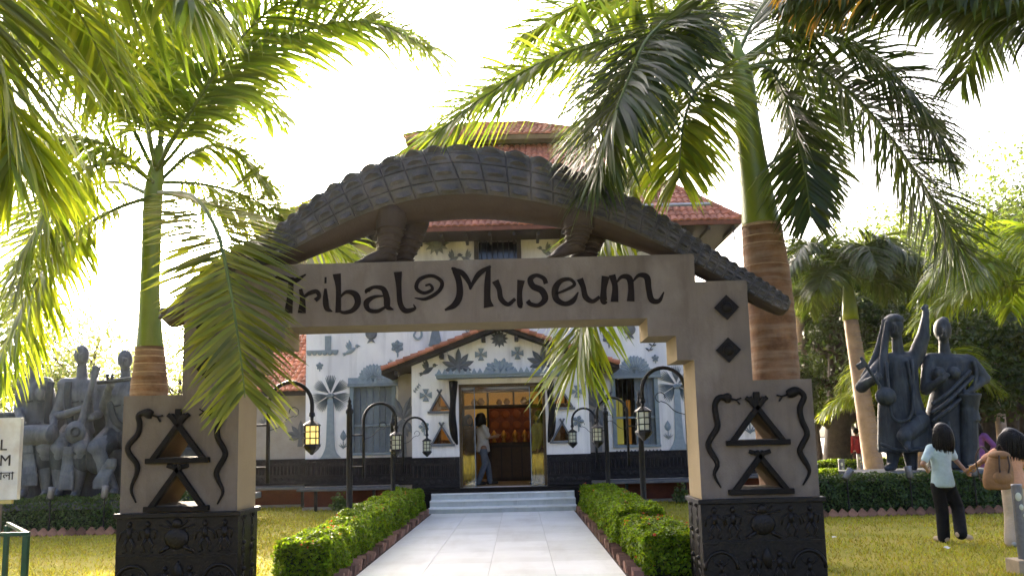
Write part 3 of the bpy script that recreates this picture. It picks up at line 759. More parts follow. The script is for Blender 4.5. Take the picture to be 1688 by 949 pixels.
def flower(px, py, r, Y, mt, par, stem=1.6, n=6, tilt=0):
    x, z = P(px, py, Y); m = MB()
    for k in range(n): m.petal(x, z, tilt+math.pi/2+2*math.pi*k/n, r, r*.75, Y, .045, 1.5)
    m.disc(x, z, r*.22, Y, .06, 10)
    m.ribbon([(x, z-.2*r, .2*r), (x+.05*r, z-.8*stem*r, .22*r), (x, z-stem*r, .1*r)], Y-.025, Y+.002)
    m.build('flower_relief', mt, par)
def lotus(px, py, r, Y, mt, par):
    x, z = P(px, py, Y); m = MB()
    for k in range(11):
        an = math.radians(2+17.6*k); m.petal(x+math.cos(an)*r*.15, z, an, r*(.95-.2*abs(math.sin(an))*(k % 2)), r*.34, Y, .03+.012*(k % 2), 2.2)
    for k in range(5): m.petal(x, z-.02, math.radians(35+27*k), r*.6, r*.3, Y-.02, .04, 2)
    m.build('lotus_relief', mt, par)
def banana(px, py, s, Y, mt, par):
    x, z = P(px, py, Y); m = MB()
    m.ribbon([(x, z-1.2*s, .45*s), (x+.03*s, z-.4*s, .3*s), (x, z+.2*s, .2*s)], Y-.05, Y+.002)
    for an, L in ((88,1.55),(52,1.35),(128,1.35),(20,1.35),(160,1.35),(-12,1.1),(192,1.1)):
        a = math.radians(an); m.petal(x, z-.25*s, a, L*s, .48*s, Y, .055, 1.1)
    m.build('banana_plant_relief', mt, par)
def fanpalm(px, py, r, zb, Y, mt, par):
    x, z = P(px, py, Y); m = MB()
    m.ribbon([(x, zb, .50), (x-.005, zb+.12, .30), (x, zb+.3, .2), (x, (z+zb)/2, .16), (x, z-.1, .13)], Y-.045, Y+.002, 20)
    tr = m.build('palm_relief_trunk', mt, par)
    m = MB()
    for c0 in (90, 38, 142, -12, 192, -52, 232):
        for k in range(7): m.petal(x+math.cos(math.radians(c0))*.05, z+math.sin(math.radians(c0))*.05, math.radians(c0-19+6.4*k), r*(1 if abs(k-3) < 3 else .9), r*.058, Y, .035+.006*(k % 2), 1.5)
    for q in range(4): m.disc(x-.05+.035*q, z-.04+.02*(q % 2), .045, Y-.03, .05, 8)
    m.build('palm_relief_crown', mt, par)
def pot(px, py, s, Y, mt, par):
    x, z = P(px, py, Y); m = MB()
    m.disc(x, z, .72*s, Y, .06, 18, .75); m.disc(x, z+.05*s, .4*s, Y-.055, .025, 14)
    m.poly([(x-.2*s,z-.65*s),(x+.2*s,z-.65*s),(x+.5*s,z-1.15*s),(x,z-.95*s),(x-.5*s,z-1.15*s)], Y-.03, Y+.002)
    for an, L in ((60,1.2),(90,1.3),(120,1.2),(25,1.3),(155,1.3)): m.petal(x, z+.45*s, math.radians(an), L*s*.8, .38*s, Y, .04)
    for sg in (-1, 1): m.ribbon([(x+sg*.5*s, z+.6*s, .12*s), (x+sg*1.1*s, z+.85*s, .22*s), (x+sg*1.45*s, z+.35*s, .15*s)], Y-.035, Y+.002)
    m.build('pot_relief', mt, par, fixn=True)
def leafplant(px, py, s, Y, mt, par):
    x, z = P(px, py, Y); m = MB()
    m.petal(x, z-.35*s, math.pi/2, 1.5*s, .95*s, Y, .04, .75)
    m.ribbon([(x, z-.4*s, .1*s), (x, z-1.5*s, .12*s)], Y-.03, Y+.002)
    for sg in (-1, 1):
        for q in (0, 1): m.petal(x, z-1.45*s, math.radians(90-sg*(28+22*q)), .9*s, .13*s, Y, .03)
    m.build('leaf_plant_relief', mt, par)
def hook(px, py, s, Y, mt, par):
    x, z = P(px, py, Y); m = MB()
    m.ribbon([(x-.5*s,z+1.2*s,.1*s),(x-.1*s,z+.6*s,.2*s),(x-.35*s,z-.1*s,.25*s),(x+.1*s,z-.55*s,.28*s),(x+.6*s,z-.2*s,.28*s),(x+.55*s,z+.7*s,.22*s),(x+.2*s,z+1.3*s,.12*s)], Y-.04, Y+.002)
    m.build('snake_relief', mt, par)
def bell(px, py, s, Y, mt, par):
    x, z = P(px, py, Y); m = MB()
    m.poly([(x-.75*s,z-.8*s),(x+.75*s,z-.8*s),(x+.32*s,z+1.2*s),(x-.32*s,z+1.2*s)], Y-.045, Y+.002); m.box(x-.8*s, x+.8*s, Y-.06, Y+.002, z-1.0*s, z-.8*s)
    m.build('bell_relief', mt, par)
def sprig(px, py, s, Y, mt, par, tilt=0):
    x, z = P(px, py, Y); m = MB()
    m.ribbon([(x-.7*s,z-.9*s,.06*s),(x,z,.1*s),(x+.7*s,z+.9*s,.06*s)], Y-.03, Y+.002)
    for t in (-.6,-.2,.2,.6):
        for a in (110, -20): m.petal(x+t*s, z+t*1.28*s, math.radians(a)+tilt, .5*s, .2*s, Y, .04)
    m.build('sprig_relief', mt, par)
def darkpalm(px, py, Y, par, sg):
    x, z = P(px, py, Y); m = MB(); w_ = .20
    m.ribbon([(x, 1.14, .16), (x, z-.05, .12)], Y-.04, Y+.002)
    for an in (70, 110, 45, 135, 235, 305, 255, 285): m.petal(x, z, math.radians(an), .52 if an < 200 else .42, .15, Y, .05, 1.0)
    m.build('dark_palm_relief', GREYD, par)
bird(579,574,.16,BY,GREYB,wall); bird(1150,575,.13,BY,GREYB,wall,-1)
pot(612,550,.19,BY,GREYD,wall); pot(1038,543,.19,BY,GREYD,wall)
flower(655,571,.155,BY,GREYB,wall); flower(1003,556,.155,BY,GREYD,wall)
hook(687,552,.18,BY,GREYB,wall); hook(965,545,.18,BY,GREYB,wall); bell(718,556,.2,BY,GREYB,wall); sprig(772,545,.17,BY,GREYB,wall)
sprig(1078,566,.2,BY,GREYD,wall,.6)
fanpalm(545,650,.40,1.135,BY,GREYB,wall); fanpalm(1115,634,.40,1.135,BY,GREYB,wall)
leafplant(566,722,.16,BY,GREYB,wall); leafplant(1101,706,.16,BY,GREYB,wall); leafplant(523,722,.14,BY,GREYB,wall)
a = at(505,580,BY); m = MB(); m.box(-4.88, -4.15, BY-.05, BY-.002, a.z-.02, a.z+.03)
for k in range(6): m.disc(-4.82+k*.12, a.z-.03, .06, BY-.02, .025, 10)
m.build('scalloped_shelf_relief', GREYB, wall)
a = at(541,560,BY); MB().box(a.x-.07, a.x+.07, BY-.035, BY-.002, at(541,577,BY).z, 3.95).build('post_relief', GREYB, wall)
for px, py in ((560,505),(640,500),(1000,498),(1080,495),(880,500),(760,505)): sunr(px, py, .24, BY, GREYB, wall)
sunr(720,401,.30,BY,GREYD,upper); bird(674,420,.16,BY,GREYD,upper); bird(748,424,.16,BY,GREYD,upper); bird(768,424,.16,BY,GREYD,upper,-1)
bird(900,412,.16,BY,GREYD,upper,-1); sunr(980,395,.30,BY,GREYD,upper); bird(1060,405,.16,BY,GREYD,upper); bird(590,428,.16,BY,GREYD,upper)
darkpalm(664,690,19.25,bld,1); darkpalm(984,672,19.25,bld,-1)
flower(527,603,.09,BY,GREYB,wall,1.4,5); sprig(640,600,.1,BY,GREYB,wall,.4); flower(1080,590,.09,BY,GREYB,wall,1.4,5)
# on the porch
sprig(687,640,.09,PYF,GREYB,porch); sprig(965,632,.09,PYF,GREYB,porch,.5); flower(737,575,.07,PYF,GREYB,porch,1.4,5); flower(905,572,.07,PYF,GREYB,porch,1.4,5)
bird(706,606,.16,PYF,GREYD,porch); bird(948,596,.16,PYF,GREYD,porch,-1)
banana(755,600,.27,PYF,GREYD,porch); banana(895,594,.27,PYF,GREYD,porch)
sunr(823,558,.20,PYF,GREYD,porch); cross(793,584,.13,PYF,GREYB,porch); cross(853,582,.13,PYF,GREYB,porch)
lotus(824,612,.32,PYF,GREYB,porch); cross(702,651,.13,PYF,GREYB,porch); cross(951,645,.13,PYF,GREYB,porch)
flower(699,703,.12,PYF,GREYB,porch,1.6,5,.3); flower(953,694,.13,PYF,GREYB,porch,1.7,5,-.3)
# left wing paintings
leafplant(436,680,.2,20.7,GREYD,bld); banana(495,715,.25,20.7,GREYD,bld)
leafplant(1235,690,.24,20.7,GREYB,bld); banana(1262,700,.28,20.7,GREYB,bld)

# ------------------------------------------------------------------ inside the entrance hall
WARMW = mat('warm_wall', (.42,.27,.10), (.34,.21,.08), 3, .9)
m = MB(); m.box(-2.6, 2.0, 22.6, 22.7, .3, 3.2); m.box(-2.6, -2.5, 19.9, 22.6, .3, 3.2); m.box(1.9, 2.0, 19.9, 22.6, .3, 3.2); m.box(-2.6, 2.0, 19.9, 22.7, 3.2, 3.3)
m.build('hall_wall', WARMW, bld)
MB().box(-2.6, 2.0, PYF+.22, 22.6, .3, .465).build('hall_floor', mat('hall_floor', (.30,.22,.12), None, 4, .3), bld)
sh = thing('display_shelf', (DX, 22.3, .465), 'dark wooden display shelf with lit niches inside the doorway', 'shelf')
for z in (2.33, 2.75): MB().box(-2.1, 1.5, 22.15, 22.55, z-.04, z+.04).build('shelf_board', DARKW, sh)
for x in (-2.1, -1.45, -.8, -.12, .56, 1.24): MB().box(x-.025, x+.025, 22.16, 22.54, .47, 2.70).build('upright', DARKW, sh)
m = MB(); m.box(-2.05, 1.45, 22.56, 22.58, 2.37, 2.71); m.build('lit_back', emit('niche_light', (1,.60,.17), .028), sh)
m = MB(); m.box(-2.05, -.82, 22.56, 22.58, 1.5, 2.29); m.build('lit_back', emit('niche_light_low', (1,.58,.12), .028), sh)
POTM = mat('clay_pot', (.36,.19,.07), None, 9, .7)
potm = MB().lathe([(.04,0),(.09,.03),(.11,.09),(.08,.15),(.05,.17),(.065,.2)], (0,0,0), 12).mesh('clay_pot', POTM, (0,0,0), True)
for k, x in enumerate((-1.75,-1.15,-.98,-.5,-.3,.15,.32,.9)):
    o = inst(potm, None, Matrix.Translation((x, 22.3, 2.371)) @ Matrix.Scale(.75+.1*(k % 3), 4), 'clay_pot')
    tagit(o, 'small clay pot in the lit shelf niche inside the doorway', 'pot', 'clay pots on the display shelf')
ct = thing('reception_counter', (-.1, 21.2, .465), 'dark wooden reception counter in front of the red panel', 'counter')
MB().box(-.75, .55, 21.0, 21.5, .465, 1.35).build('counter_body', DARKW, ct); MB().box(-.8, .6, 20.95, 21.55, 1.352, 1.40).build('counter_top', DARKW, ct)
for k in range(5): MB().box(-.68+k*.25, -.46+k*.25, 20.985, 20.998, .55, 1.28).build('front_panel', mat('counter_panel', (.06,.035,.02), None, 9, .5), ct)
rp = thing('red_wall_panel', (-.05, 22.1, .465), 'rust red carved panel behind the counter', 'panel')
MB().box(-.76, .66, 22.05, 22.12, .465, 2.27).build('panel_board', mat('rust_panel', (.20,.05,.02), (.10,.025,.012), 9, .7, .6, 30), rp)
for i in range(5):
    for j in range(6):
        m = MB(); x = -.62+i*.285; z = .72+j*.28; m.disc(x, z, .11, 22.05, .03, 12); m.build('panel_medallion', mat('rust_medallion', (.28,.08,.025), None, 9, .7) if (i, j) == (0, 0) else bpy.data.materials['rust_medallion'], rp)
GOLD = mat('brass', (.55,.28,.06), None, 9, .35, .05, metal=.7)
for k, x in enumerate((-.62,-.38,-.1,.14,.4)):
    m = MB(); m.lathe([(.05,0),(.06,.03),(.03,.08),(.07,.14),(.075,.2),(.03,.27),(.012,.3)], (x, 21.2, 1.401), 10)
    m.build('brass_figurine', GOLD, None, (x, 21.2, 1.401), True, tag=('small brass figurine standing on the reception counter', 'figurine', 'brass figurines on the counter'))
lt = bpy.data.objects.new('hall_ceiling_lamp', bpy.data.lights.new('hall_ceiling_lamp', 'AREA')); COL.objects.link(lt)
lt.location = (-.3, 20.6, 3.1); lt.data.size = 1.6; lt.data.energy = 1.5; lt.data.color = (1, .68, .34)
# ------------------------------------------------------------------ gate
GY, GD = 8.0, .55
GC = -.48
gate = thing('museum_gate', (GC, GY+GD/2, 0), 'stepped grey plaster gateway lettered with the museum name, on carved black bases', 'gate')
def hexp(pl): return pl
half = [(3.24,.835),(3.24,1.92),(2.69,1.92),(2.69,2.875),(2.20,2.875),(2.20,3.145)]
inner = [(2.15,.835),(2.15,2.127),(1.99,2.127),(1.99,2.36),(1.725,2.36),(1.725,2.535)]
outl = [(GC+x, z) for x, z in half] + [(GC-x, z) for x, z in half[::-1]] + [(GC-x, z) for x, z in inner] + [(GC+x, z) for x, z in inner[::-1]]
def G(px, py): q = at(px, py, GY); return (q.x, q.z)
def gtri(ax, ay, x0, y0, x1, y1):
    a = G(ax, ay); b = G(x0, y0); c = G(x1, y1); zb = (b[1]+c[1])/2
    return [(b[0], zb), (c[0], zb), a]
# pixel traces of the four openings (inner edge of the frames)
TG = [gtri(295,700,258,753,331,753), gtri(294,775,255,832,330,832), gtri(1247,672,1212,725,1285,722), gtri(1252,752,1216,806,1291,802)]
m = MB(); m.poly(outl, GY, GY+GD, TG); body = m.build('gate_body', PLASTER, gate, fixn=True)
# one plaster, recoloured by position: sunlight on inner sides, shade underneath and in openings
body.data.materials.append(PLASTER_SUN); body.data.materials.append(mat('opening_shade_tint', (.13,.09,.045), (.10,.068,.035), 4, .9, .1)); body.data.materials.append(mat('underside_shade_tint', (.13,.105,.062), (.11,.088,.05), 4, .9, .1))  # shade in the openings and underneath is put into these colours
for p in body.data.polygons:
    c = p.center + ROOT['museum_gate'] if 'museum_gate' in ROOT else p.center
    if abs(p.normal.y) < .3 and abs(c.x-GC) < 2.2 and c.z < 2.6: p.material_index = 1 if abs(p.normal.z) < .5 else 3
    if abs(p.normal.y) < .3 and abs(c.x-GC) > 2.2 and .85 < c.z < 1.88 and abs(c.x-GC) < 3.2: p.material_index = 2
for T in TG:
    (x0, z0), (x1, _), (xa, za) = T
    f = MB(); y = GY-.012; up_ = z0 > 1.2
    for p, q in (((x0-.03,z0-.02),(xa,za)), ((x1+.03,z0-.02),(xa,za))):
        d = (Vector(q)-Vector(p)); e = Vector(q)+d.normalized()*(.12 if up_ else .06)
        f.bar((p[0], y, p[1]), (e.x, y, e.y), .05, .065, (0,1,0))
    f.bar((x0-.09, y-.004, z0-.03), (x1+.09, y-.004, z0-.03), .05, .07, (0,1,0))
    f.bar((xa, y-.008, za+.02), (xa, y-.008, za+(.15 if up_ else .045)), .06, .03, (0,1,0))
    for sg in (-1, 1): f.bar((xa, y-.006, za+.02), (xa+sg*.10, y-.006, za+(.10 if up_ else .05)), .04, .03, (0,1,0))
    f.build('triangle_frame', BLACKP, gate, bevel=.006)
# snakes
def snake(pts, flip):
    q = cr([(*G(x, y),) for x, y in pts], 40)
    n = len(q); rad = [.028*(1.15 if i > n*.86 else 1)*min(1, .25+i/n*3) for i in range(n)]
    for i in range(n):
        u = i/(n-1)
        if u > .88: rad[i] = .026+.022*math.sin((u-.88)/.12*math.pi*.85)
    m = MB(); m.tube([(p[0], GY-.012, p[1]) for p in q], rad, 8, .8)
    s = m.build('snake', BLACKP, gate, smooth=True)
    e = Vector(q[-1]); d = (Vector(q[-1])-Vector(q[-4])).normalized()
    t = MB(); b = e+d*.05
    t.bar((e.x,GY-.012,e.y), (b.x,GY-.012,b.y), .018, .012, (0,1,0))
    for sg in (-1, 1):
        k = b+d*.045+Vector((-d.y, d.x))*sg*.03; t.bar((b.x,GY-.012,b.y), (k.x,GY-.012,k.y), .014, .012, (0,1,0))
    t.build('tongue', BLACKP, s)
snake([(225,828),(217,806),(226,780),(226,764),(213,746),(213,733),(228,715),(231,698),(229,685),(239,680),(252,684)], 1)
snake([(359,830),(368,810),(360,790),(358,776),(371,752),(370,740),(360,722),(359,706),(365,690),(357,680),(346,679)], -1)
snake([(1188,803),(1177,782),(1182,763),(1168,738),(1170,724),(1182,704),(1180,686),(1178,668),(1184,656),(1194,655),(1204,657)], 1)
snake([(1323,799),(1333,780),(1331,768),(1318,745),(1322,732),(1330,714),(1321,692),(1318,672),(1325,654),(1315,644),(1297,650)], -1)
# diamond bosses
for px, py in ((1197,507),(1200,577),(345,540),(343,605)):
    x, z = G(px, py); r = .115
    m = MB(); m.poly([(x-r,z),(x,z-r),(x+r,z),(x,z+r)], GY-.03, GY+.002); m.ell((x, GY-.03, z), (.055,.035,.055)); m.build('diamond_boss', BLACKP, gate, bevel=.004)
# lettering: brush strokes traced letter by letter (x, y, stroke width)
LT = {
 'T': [[(100,92,22),(96,160,24),(88,238,34)],[(22,104,6),(58,92,22),(112,106,22),(160,80,5)]],
 'r': [[(138,140,14),(146,185,22),(143,238,34)],[(146,178,8),(172,158,16),(203,150,18),(214,170,16),(198,186,18)]],
 'i': [[(236,104,26),(244,104,26)],[(240,138,10),(240,180,22),(246,218,22),(268,232,5)]],
 'b': [[(286,78,34),(293,140,22),(292,236,24)],[(292,182,6),(325,152,14),(362,162,26),(372,195,26),(352,226,20),(315,236,14),(292,226,10)]],
 'a': [[(414,152,26),(412,146,20),(440,132,14),(476,140,22),(490,176,26),(494,212,24),(518,224,4)],[(482,168,6),(440,172,14),(408,194,24),(416,224,18),(452,230,16),(488,212,10)]],
 'l': [[(536,70,34),(540,130,22),(545,196,22),(566,228,22),(604,220,14),(600,202,3)]],
 'swirl': [[(604,176,3),(650,180,14),(702,150,16),(716,112,16),(676,86,14),(626,100,16),(612,136,16),(642,156,14),(676,142,14),(668,122,10),(648,126,8)]],
 'M': [[(756,52,6),(770,66,24),(786,110,26),(788,166,28),(768,204,26),(728,226,8)],[(756,56,10),(798,74,22),(826,112,18),(832,142,6)],[(832,142,6),(846,110,16),(872,74,22),(916,46,10)],[(908,48,16),(903,110,26),(902,180,28),(908,214,42)]],
 'u': [[(934,106,30),(950,140,22),(958,180,22),(986,202,18),(1016,180,14)],[(1040,104,32),(1034,150,22),(1036,204,24),(1046,208,10)]],
 's': [[(1142,118,20),(1132,96,18),(1102,84,16),(1078,100,24),(1088,128,26),(1124,146,28),(1138,180,26),(1112,206,18),(1080,202,18),(1066,188,20)]],
 'e': [[(1182,160,8),(1226,142,12),(1258,122,14),(1240,100,14),(1204,106,20),(1180,138,28),(1184,180,26),(1218,200,20),(1252,188,22),(1274,152,5)]],
 'u2': [[(1280,98,28),(1294,132,22),(1304,172,24),(1332,190,18),(1362,172,14)],[(1386,88,34),(1378,140,24),(1378,188,28),(1392,196,6)]],
 'm': [[(1412,82,28),(1424,130,24),(1422,192,32)],[(1428,116,6),(1452,90,16),(1482,96,26),(1490,140,24),(1488,190,32)],[(1494,112,6),(1522,84,16),(1554,92,26),(1562,140,24),(1574,184,24),(1604,188,18),(1624,152,5)]]}
k = 8.0/1400/2.482
for ch, strokes in LT.items():
    m = MB()
    for si, s in enumerate(strokes):
        pts = []
        for x, y, wd in s:
            q = at(440+x/2.482, 420+y/2.482, GY); pts.append((q.x, q.z, wd*k))
        m.ribbon(pts, GY-.006-.0007*si, GY+.001, 9*len(pts))
    m.build('letter', LETTER, gate)
# carved bases
def fig(m, x, z, s, y, arms=0, mirror=1):
    """little dancing figure in relief"""
    m.ell((x, y, z+.86*s), (.085*s,.03,.10*s), n=8, m=6)
    m.tube([(x,y,z+.74*s),(x,y,z+.42*s)], [.10*s,.075*s], 7, .5)
    for sg in (-1, 1):
        if arms == 0: q = [(x+sg*.09*s,y,z+.70*s),(x+sg*.26*s,y,z+.60*s),(x+sg*.30*s,y,z+.38*s)]
        elif arms == 1: q = [(x+sg*.09*s,y,z+.70*s),(x+sg*.28*s,y,z+.66*s),(x+sg*.20*s,y,z+.42*s)]
        else: q = [(x+sg*.09*s,y,z+.70*s),(x+sg*.26*s,y,z+.80*s),(x+sg*.32*s,y,z+1.0*s)]
        m.tube(q, [.042*s,.036*s,.028*s], 6, .7)
        m.tube([(x+sg*.05*s,y,z+.44*s),(x+sg*.16*s,y,z+.24*s),(x+sg*.08*s,y,z+.05*s),(x+sg*.18*s,y,z+.01*s)], [.06*s,.05*s,.038*s,.03*s], 6, .7)
for sg in (-1, 1):
    x0, x1 = sorted((GC+sg*2.12, GC+sg*3.27)); y0, y1 = GY-.03, GY+GD+.03
    m = MB(); m.box(x0+.012, x1-.012, y0+.012, y1-.012, 0, .79); m.box(x0-.012, x1+.012, y0-.015, y1+.015, .79, .834)
    b = m.build('carved_base', CARVED, gate, bevel=.006)
    y = y0+.012
    for z in (.44, .06): MB().box(x0+.02, x1-.02, y-.014, y-.001, z-.012, z+.012).build('border', CARVED, b)
    cx = (x0+x1)/2
    for i, dx in enumerate((-.44, -.27, .26, .44)):
        m = MB(); fig(m, cx+dx, .475, .30, y, i % 2); m.build('relief_figure', CARVED, b, smooth=True)
    m = MB(); m.ell((cx, y, .60), (.115,.03,.10)); m.ell((cx, y, .735), (.05,.03,.045))
    for a in (35, 60, 90, 120, 145): m.tube([(cx,y,.68),(cx+.2*math.cos(math.radians(a)),y,.64+.14*math.sin(math.radians(a)))], [.016,.01], 6)
    for s2 in (-1, 1): m.tube([(cx+s2*.07,y,.53),(cx+s2*.16,y,.475)], [.022,.014], 6)
    m.build('relief_drum', CARVED, b, smooth=True)
    for i, dx in enumerate((-.40, .02, .40)):
        m = MB()
        if i != 1:
            m.tube([(cx+dx+.15*math.cos(t), y, .20+.16*math.sin(t)) for t in np.linspace(0, math.pi, 12)], .018, 6)
            fig(m, cx+dx, .08, .22, y, 2)
        else:
            fig(m, cx-.1, .09, .28, y, 1); fig(m, cx+.13, .09, .28, y, 0); m.petal(cx+.02, .20, math.pi/2, .2, .1, y, .03)
        m.build('relief_scene', CARVED, b, smooth=True)
    xs = (GC+sg*2.12)+sg*.012; m = MB()    # inner side face
    for q in range(3):
        zz = .09+.24*q
        for yy in (.14, .40):
            mm = MB(); fig(mm, 0, 0, .24, 0, q % 3); m.add([(xs+v[1]*1.0, GY+yy+v[0]*.8, zz+v[2]) for v in mm.v], mm.f)
    m.build('relief_side', CARVED, b, smooth=True)

# ------------------------------------------------------------------ crocodile on top
croc = thing('crocodile_sculpture', (-.4, GY+.28, 3.145), 'huge dark grey crocodile sculpture arching over the top of the gate', 'sculpture')
topP = [(243,512),(262,496),(300,457),(340,425),(395,392),(440,370),(500,325),(560,286),(620,259),(680,241),(735,233),(800,236),(860,245),(920,262),(980,286),(1040,314),(1100,347),(1150,380),(1200,413),(1260,449),(1305,478),(1318,488)]
botP = [(252,524),(268,533),(310,517),(362,485),(420,452),(470,426),(540,397),(600,374),(660,358),(720,349),(780,346),(820,348),(865,353),(920,361),(975,373),(1030,390),(1080,408),(1128,430),(1178,455),(1235,484),(1296,512),(1312,506)]
CY = GY+.28
n = 96
tp = cr([tuple(G(*p)) for p in topP], n); bp = cr([tuple(G(*p)) for p in botP], n)
def croc_ring(i, ang, extra=0):
    """ang 0 = belly, pi/2 = front flank, pi = back; point on skin"""
    t = Vector((tp[i][0], tp[i][1])); b = Vector((bp[i][0], bp[i][1])); c = (t+b)/2; h = (t-b)/2; hh = h.length
    dpt = min(.34, hh*.92)+.0
    s_, c_ = math.sin(ang), math.cos(ang)
    e = .85
    sy = math.copysign(abs(s_)**e, s_); cz = math.copysign(abs(c_)**e, c_)
    q = c - h*cz*(1+extra/hh)
    return Vector((q.x, CY - sy*(dpt+extra), q.y))
NA = 36
m = MB()
for i in range(n):
    for k in range(NA):
        an = 2*math.pi*k/NA
        m.v.append(tuple(croc_ring(i, an)))
for i in range(n-1):
    for k in range(NA):
        j = (k+1) % NA; m.f.append((i*NA+k, (i+1)*NA+k, (i+1)*NA+j, i*NA+j))
m.f += [tuple(range(NA)), tuple((n-1)*NA+k for k in range(NA))[::-1]]
cb = m.build('body', CROC, croc, smooth=True, fixn=True)
cb.data.materials.append(BELLY)
for p in cb.data.polygons:
    k = [v % NA for v in p.vertices]; a = sum(min(q, NA-q) for q in k)/len(k)/(NA/2)
    if a < .34: p.material_index = 1
# armour: plates with a keel, in rows along the back and flanks
A0, A1, NR = .34*math.pi, 1.66*math.pi, 11
pm = MB()
NU, NV = 6, 5
i0, i1 = 9, n-3
cols = []; i = i0; 
arc = [0]
for q in range(1, n): arc.append(arc[-1]+(Vector(tp[q])-Vector(tp[q-1])).length*.5+(Vector(bp[q])-Vector(bp[q-1])).length*.5)
def idx(s):
    return float(np.interp(s, arc, range(n)))
def skin(f, ang, ex):
    a = int(min(max(f, 0), n-2)); u = f-a
    return croc_ring(a, ang, ex).lerp(croc_ring(a+1, ang, ex), u)
US = (0,.04,.09,.16,.26,.38,.5,.62,.74,.84,.91,.96,1); VS = (0,.06,.14,.30,.34,.38,.46,.56,.66,.74,.88,.94,1)
s = arc[i0]
edges = [s]
while s < arc[i1]:
    f = idx(s); hh = (Vector(tp[int(f)])-Vector(bp[int(f)])).length
    s += max(.085, .34*hh); edges.append(min(s, arc[i1]))
for ci in range(len(edges)-1):
    fa, fb = idx(edges[ci]), idx(edges[ci+1])
    hh = (Vector(tp[int(fa)])-Vector(bp[int(fa)])).length
    for r in range(NR):
        a0 = A0+(A1-A0)*r/NR; a1 = A0+(A1-A0)*(r+1)/NR
        if a0 > 1.2*math.pi: continue                    # far flank stays plain
        th = .010+.012*min(1, hh/.6)
        m = MB()
        for uu in US:
            for vv in VS:
                edge = min(1, min(min(uu, 1-uu)/.04, min(vv, 1-vv)/.06))
                lens = max(0, 1-abs((uu-.5)/.36)**2)
                pv = 0 if vv <= .30 or vv >= .74 else ((vv-.30)/.08 if vv < .38 else (.74-vv)/.36)
                top_ = min(1, max(0, (abs(a0+.06*math.pi-math.pi)-.1*math.pi)/(.14*math.pi)))
                ex = -.006 + (th*.7+.004)*edge + (.024+.024*top_)*min(1, hh/.55)*min(1, pv)*lens
                m.v.append(tuple(skin(fa+(fb-fa)*uu, a0+(a1-a0)*vv, ex)))
        g = len(VS)
        for u in range(len(US)-1):
            for v in range(g-1):
                q = u*g+v; m.f.append((q, q+g, q+g+1, q+1))
        m.build('scute', CROC, croc)
# legs with scaly bands and long clawed feet
def cleg(tx, ty, bx, by, fx, fy, yo, ph):
    t = Vector((*G(tx, ty), 0)); b = Vector((*G(bx, by), 0)); f = Vector((*G(fx, fy), 0))
    T = Vector((t.x, yo, t.y)); B = Vector((b.x, yo, b.y)); Fo = Vector((f.x, yo-.02, 3.165))
    m = MB(); m.cap(T, .17, T.lerp(B, .5), .125); m.cap(T.lerp(B, .5), .125, B+Vector((0,0,.07)), .085)
    m.cap(B+Vector((0,0,.06)), .085, B.lerp(Fo, .55)+Vector((0,0,.03)), .055); m.cap(B.lerp(Fo, .5)+Vector((0,0,.03)), .052, Fo, .02)
    for q in (-.06, .06): m.cap(B.lerp(Fo, .4)+Vector((0,q*.4,.02)), .045, Fo+Vector((.02,q,0)), .016)
    m.cap(B+Vector((0,0,.05)), .08, B+Vector((.06,0,.025)), .04)
    l = blob(m, 'leg', BELLY, .016, croc, None, 2)
    for k in range(5):
        p = T.lerp(B, .34+.13*k); r = .15-.013*k*1.1
        mm = MB(); mm.tube([p+Vector((r*math.cos(a), r*math.sin(a), .01*math.sin(3*a))) for a in np.linspace(0, 2*math.pi, 20)], .010, 5, cap=False); mm.build('leg_band', BELLY, l, smooth=True)
cleg(641,345,634,425,580,432,CY-.12,0); cleg(672,345,655,424,610,430,CY+.16,0)
cleg(957,352,950,408,903,420,CY-.12,0); cleg(985,356,975,410,935,418,CY+.16,0)
a = G(252,517); MB().ell((a[0]+.02, CY-.07, a[1]+.06), (.05,.04,.035)).build('nostril', CROC, croc, smooth=True); MB().ell((a[0]+.02, CY+.07, a[1]+.06), (.05,.04,.035)).build('nostril', CROC, croc, smooth=True)
ml = cr([(*G(x, y),) for x, y in ((249,519),(275,512),(300,498),(330,476),(360,456))], 16)
m = MB(); m.tube([(x, CY-.10-.09*min(1, k/8), z) for k, (x, z) in enumerate(ml)], .012, 6); m.build('mouth_line', BELLY, croc)
for sg in (-1, 1):
    a = G(385,404); MB().ell((a[0], CY+sg*.16, a[1]-.03), (.075,.05,.06)).build('eye', CROC, croc, smooth=True)
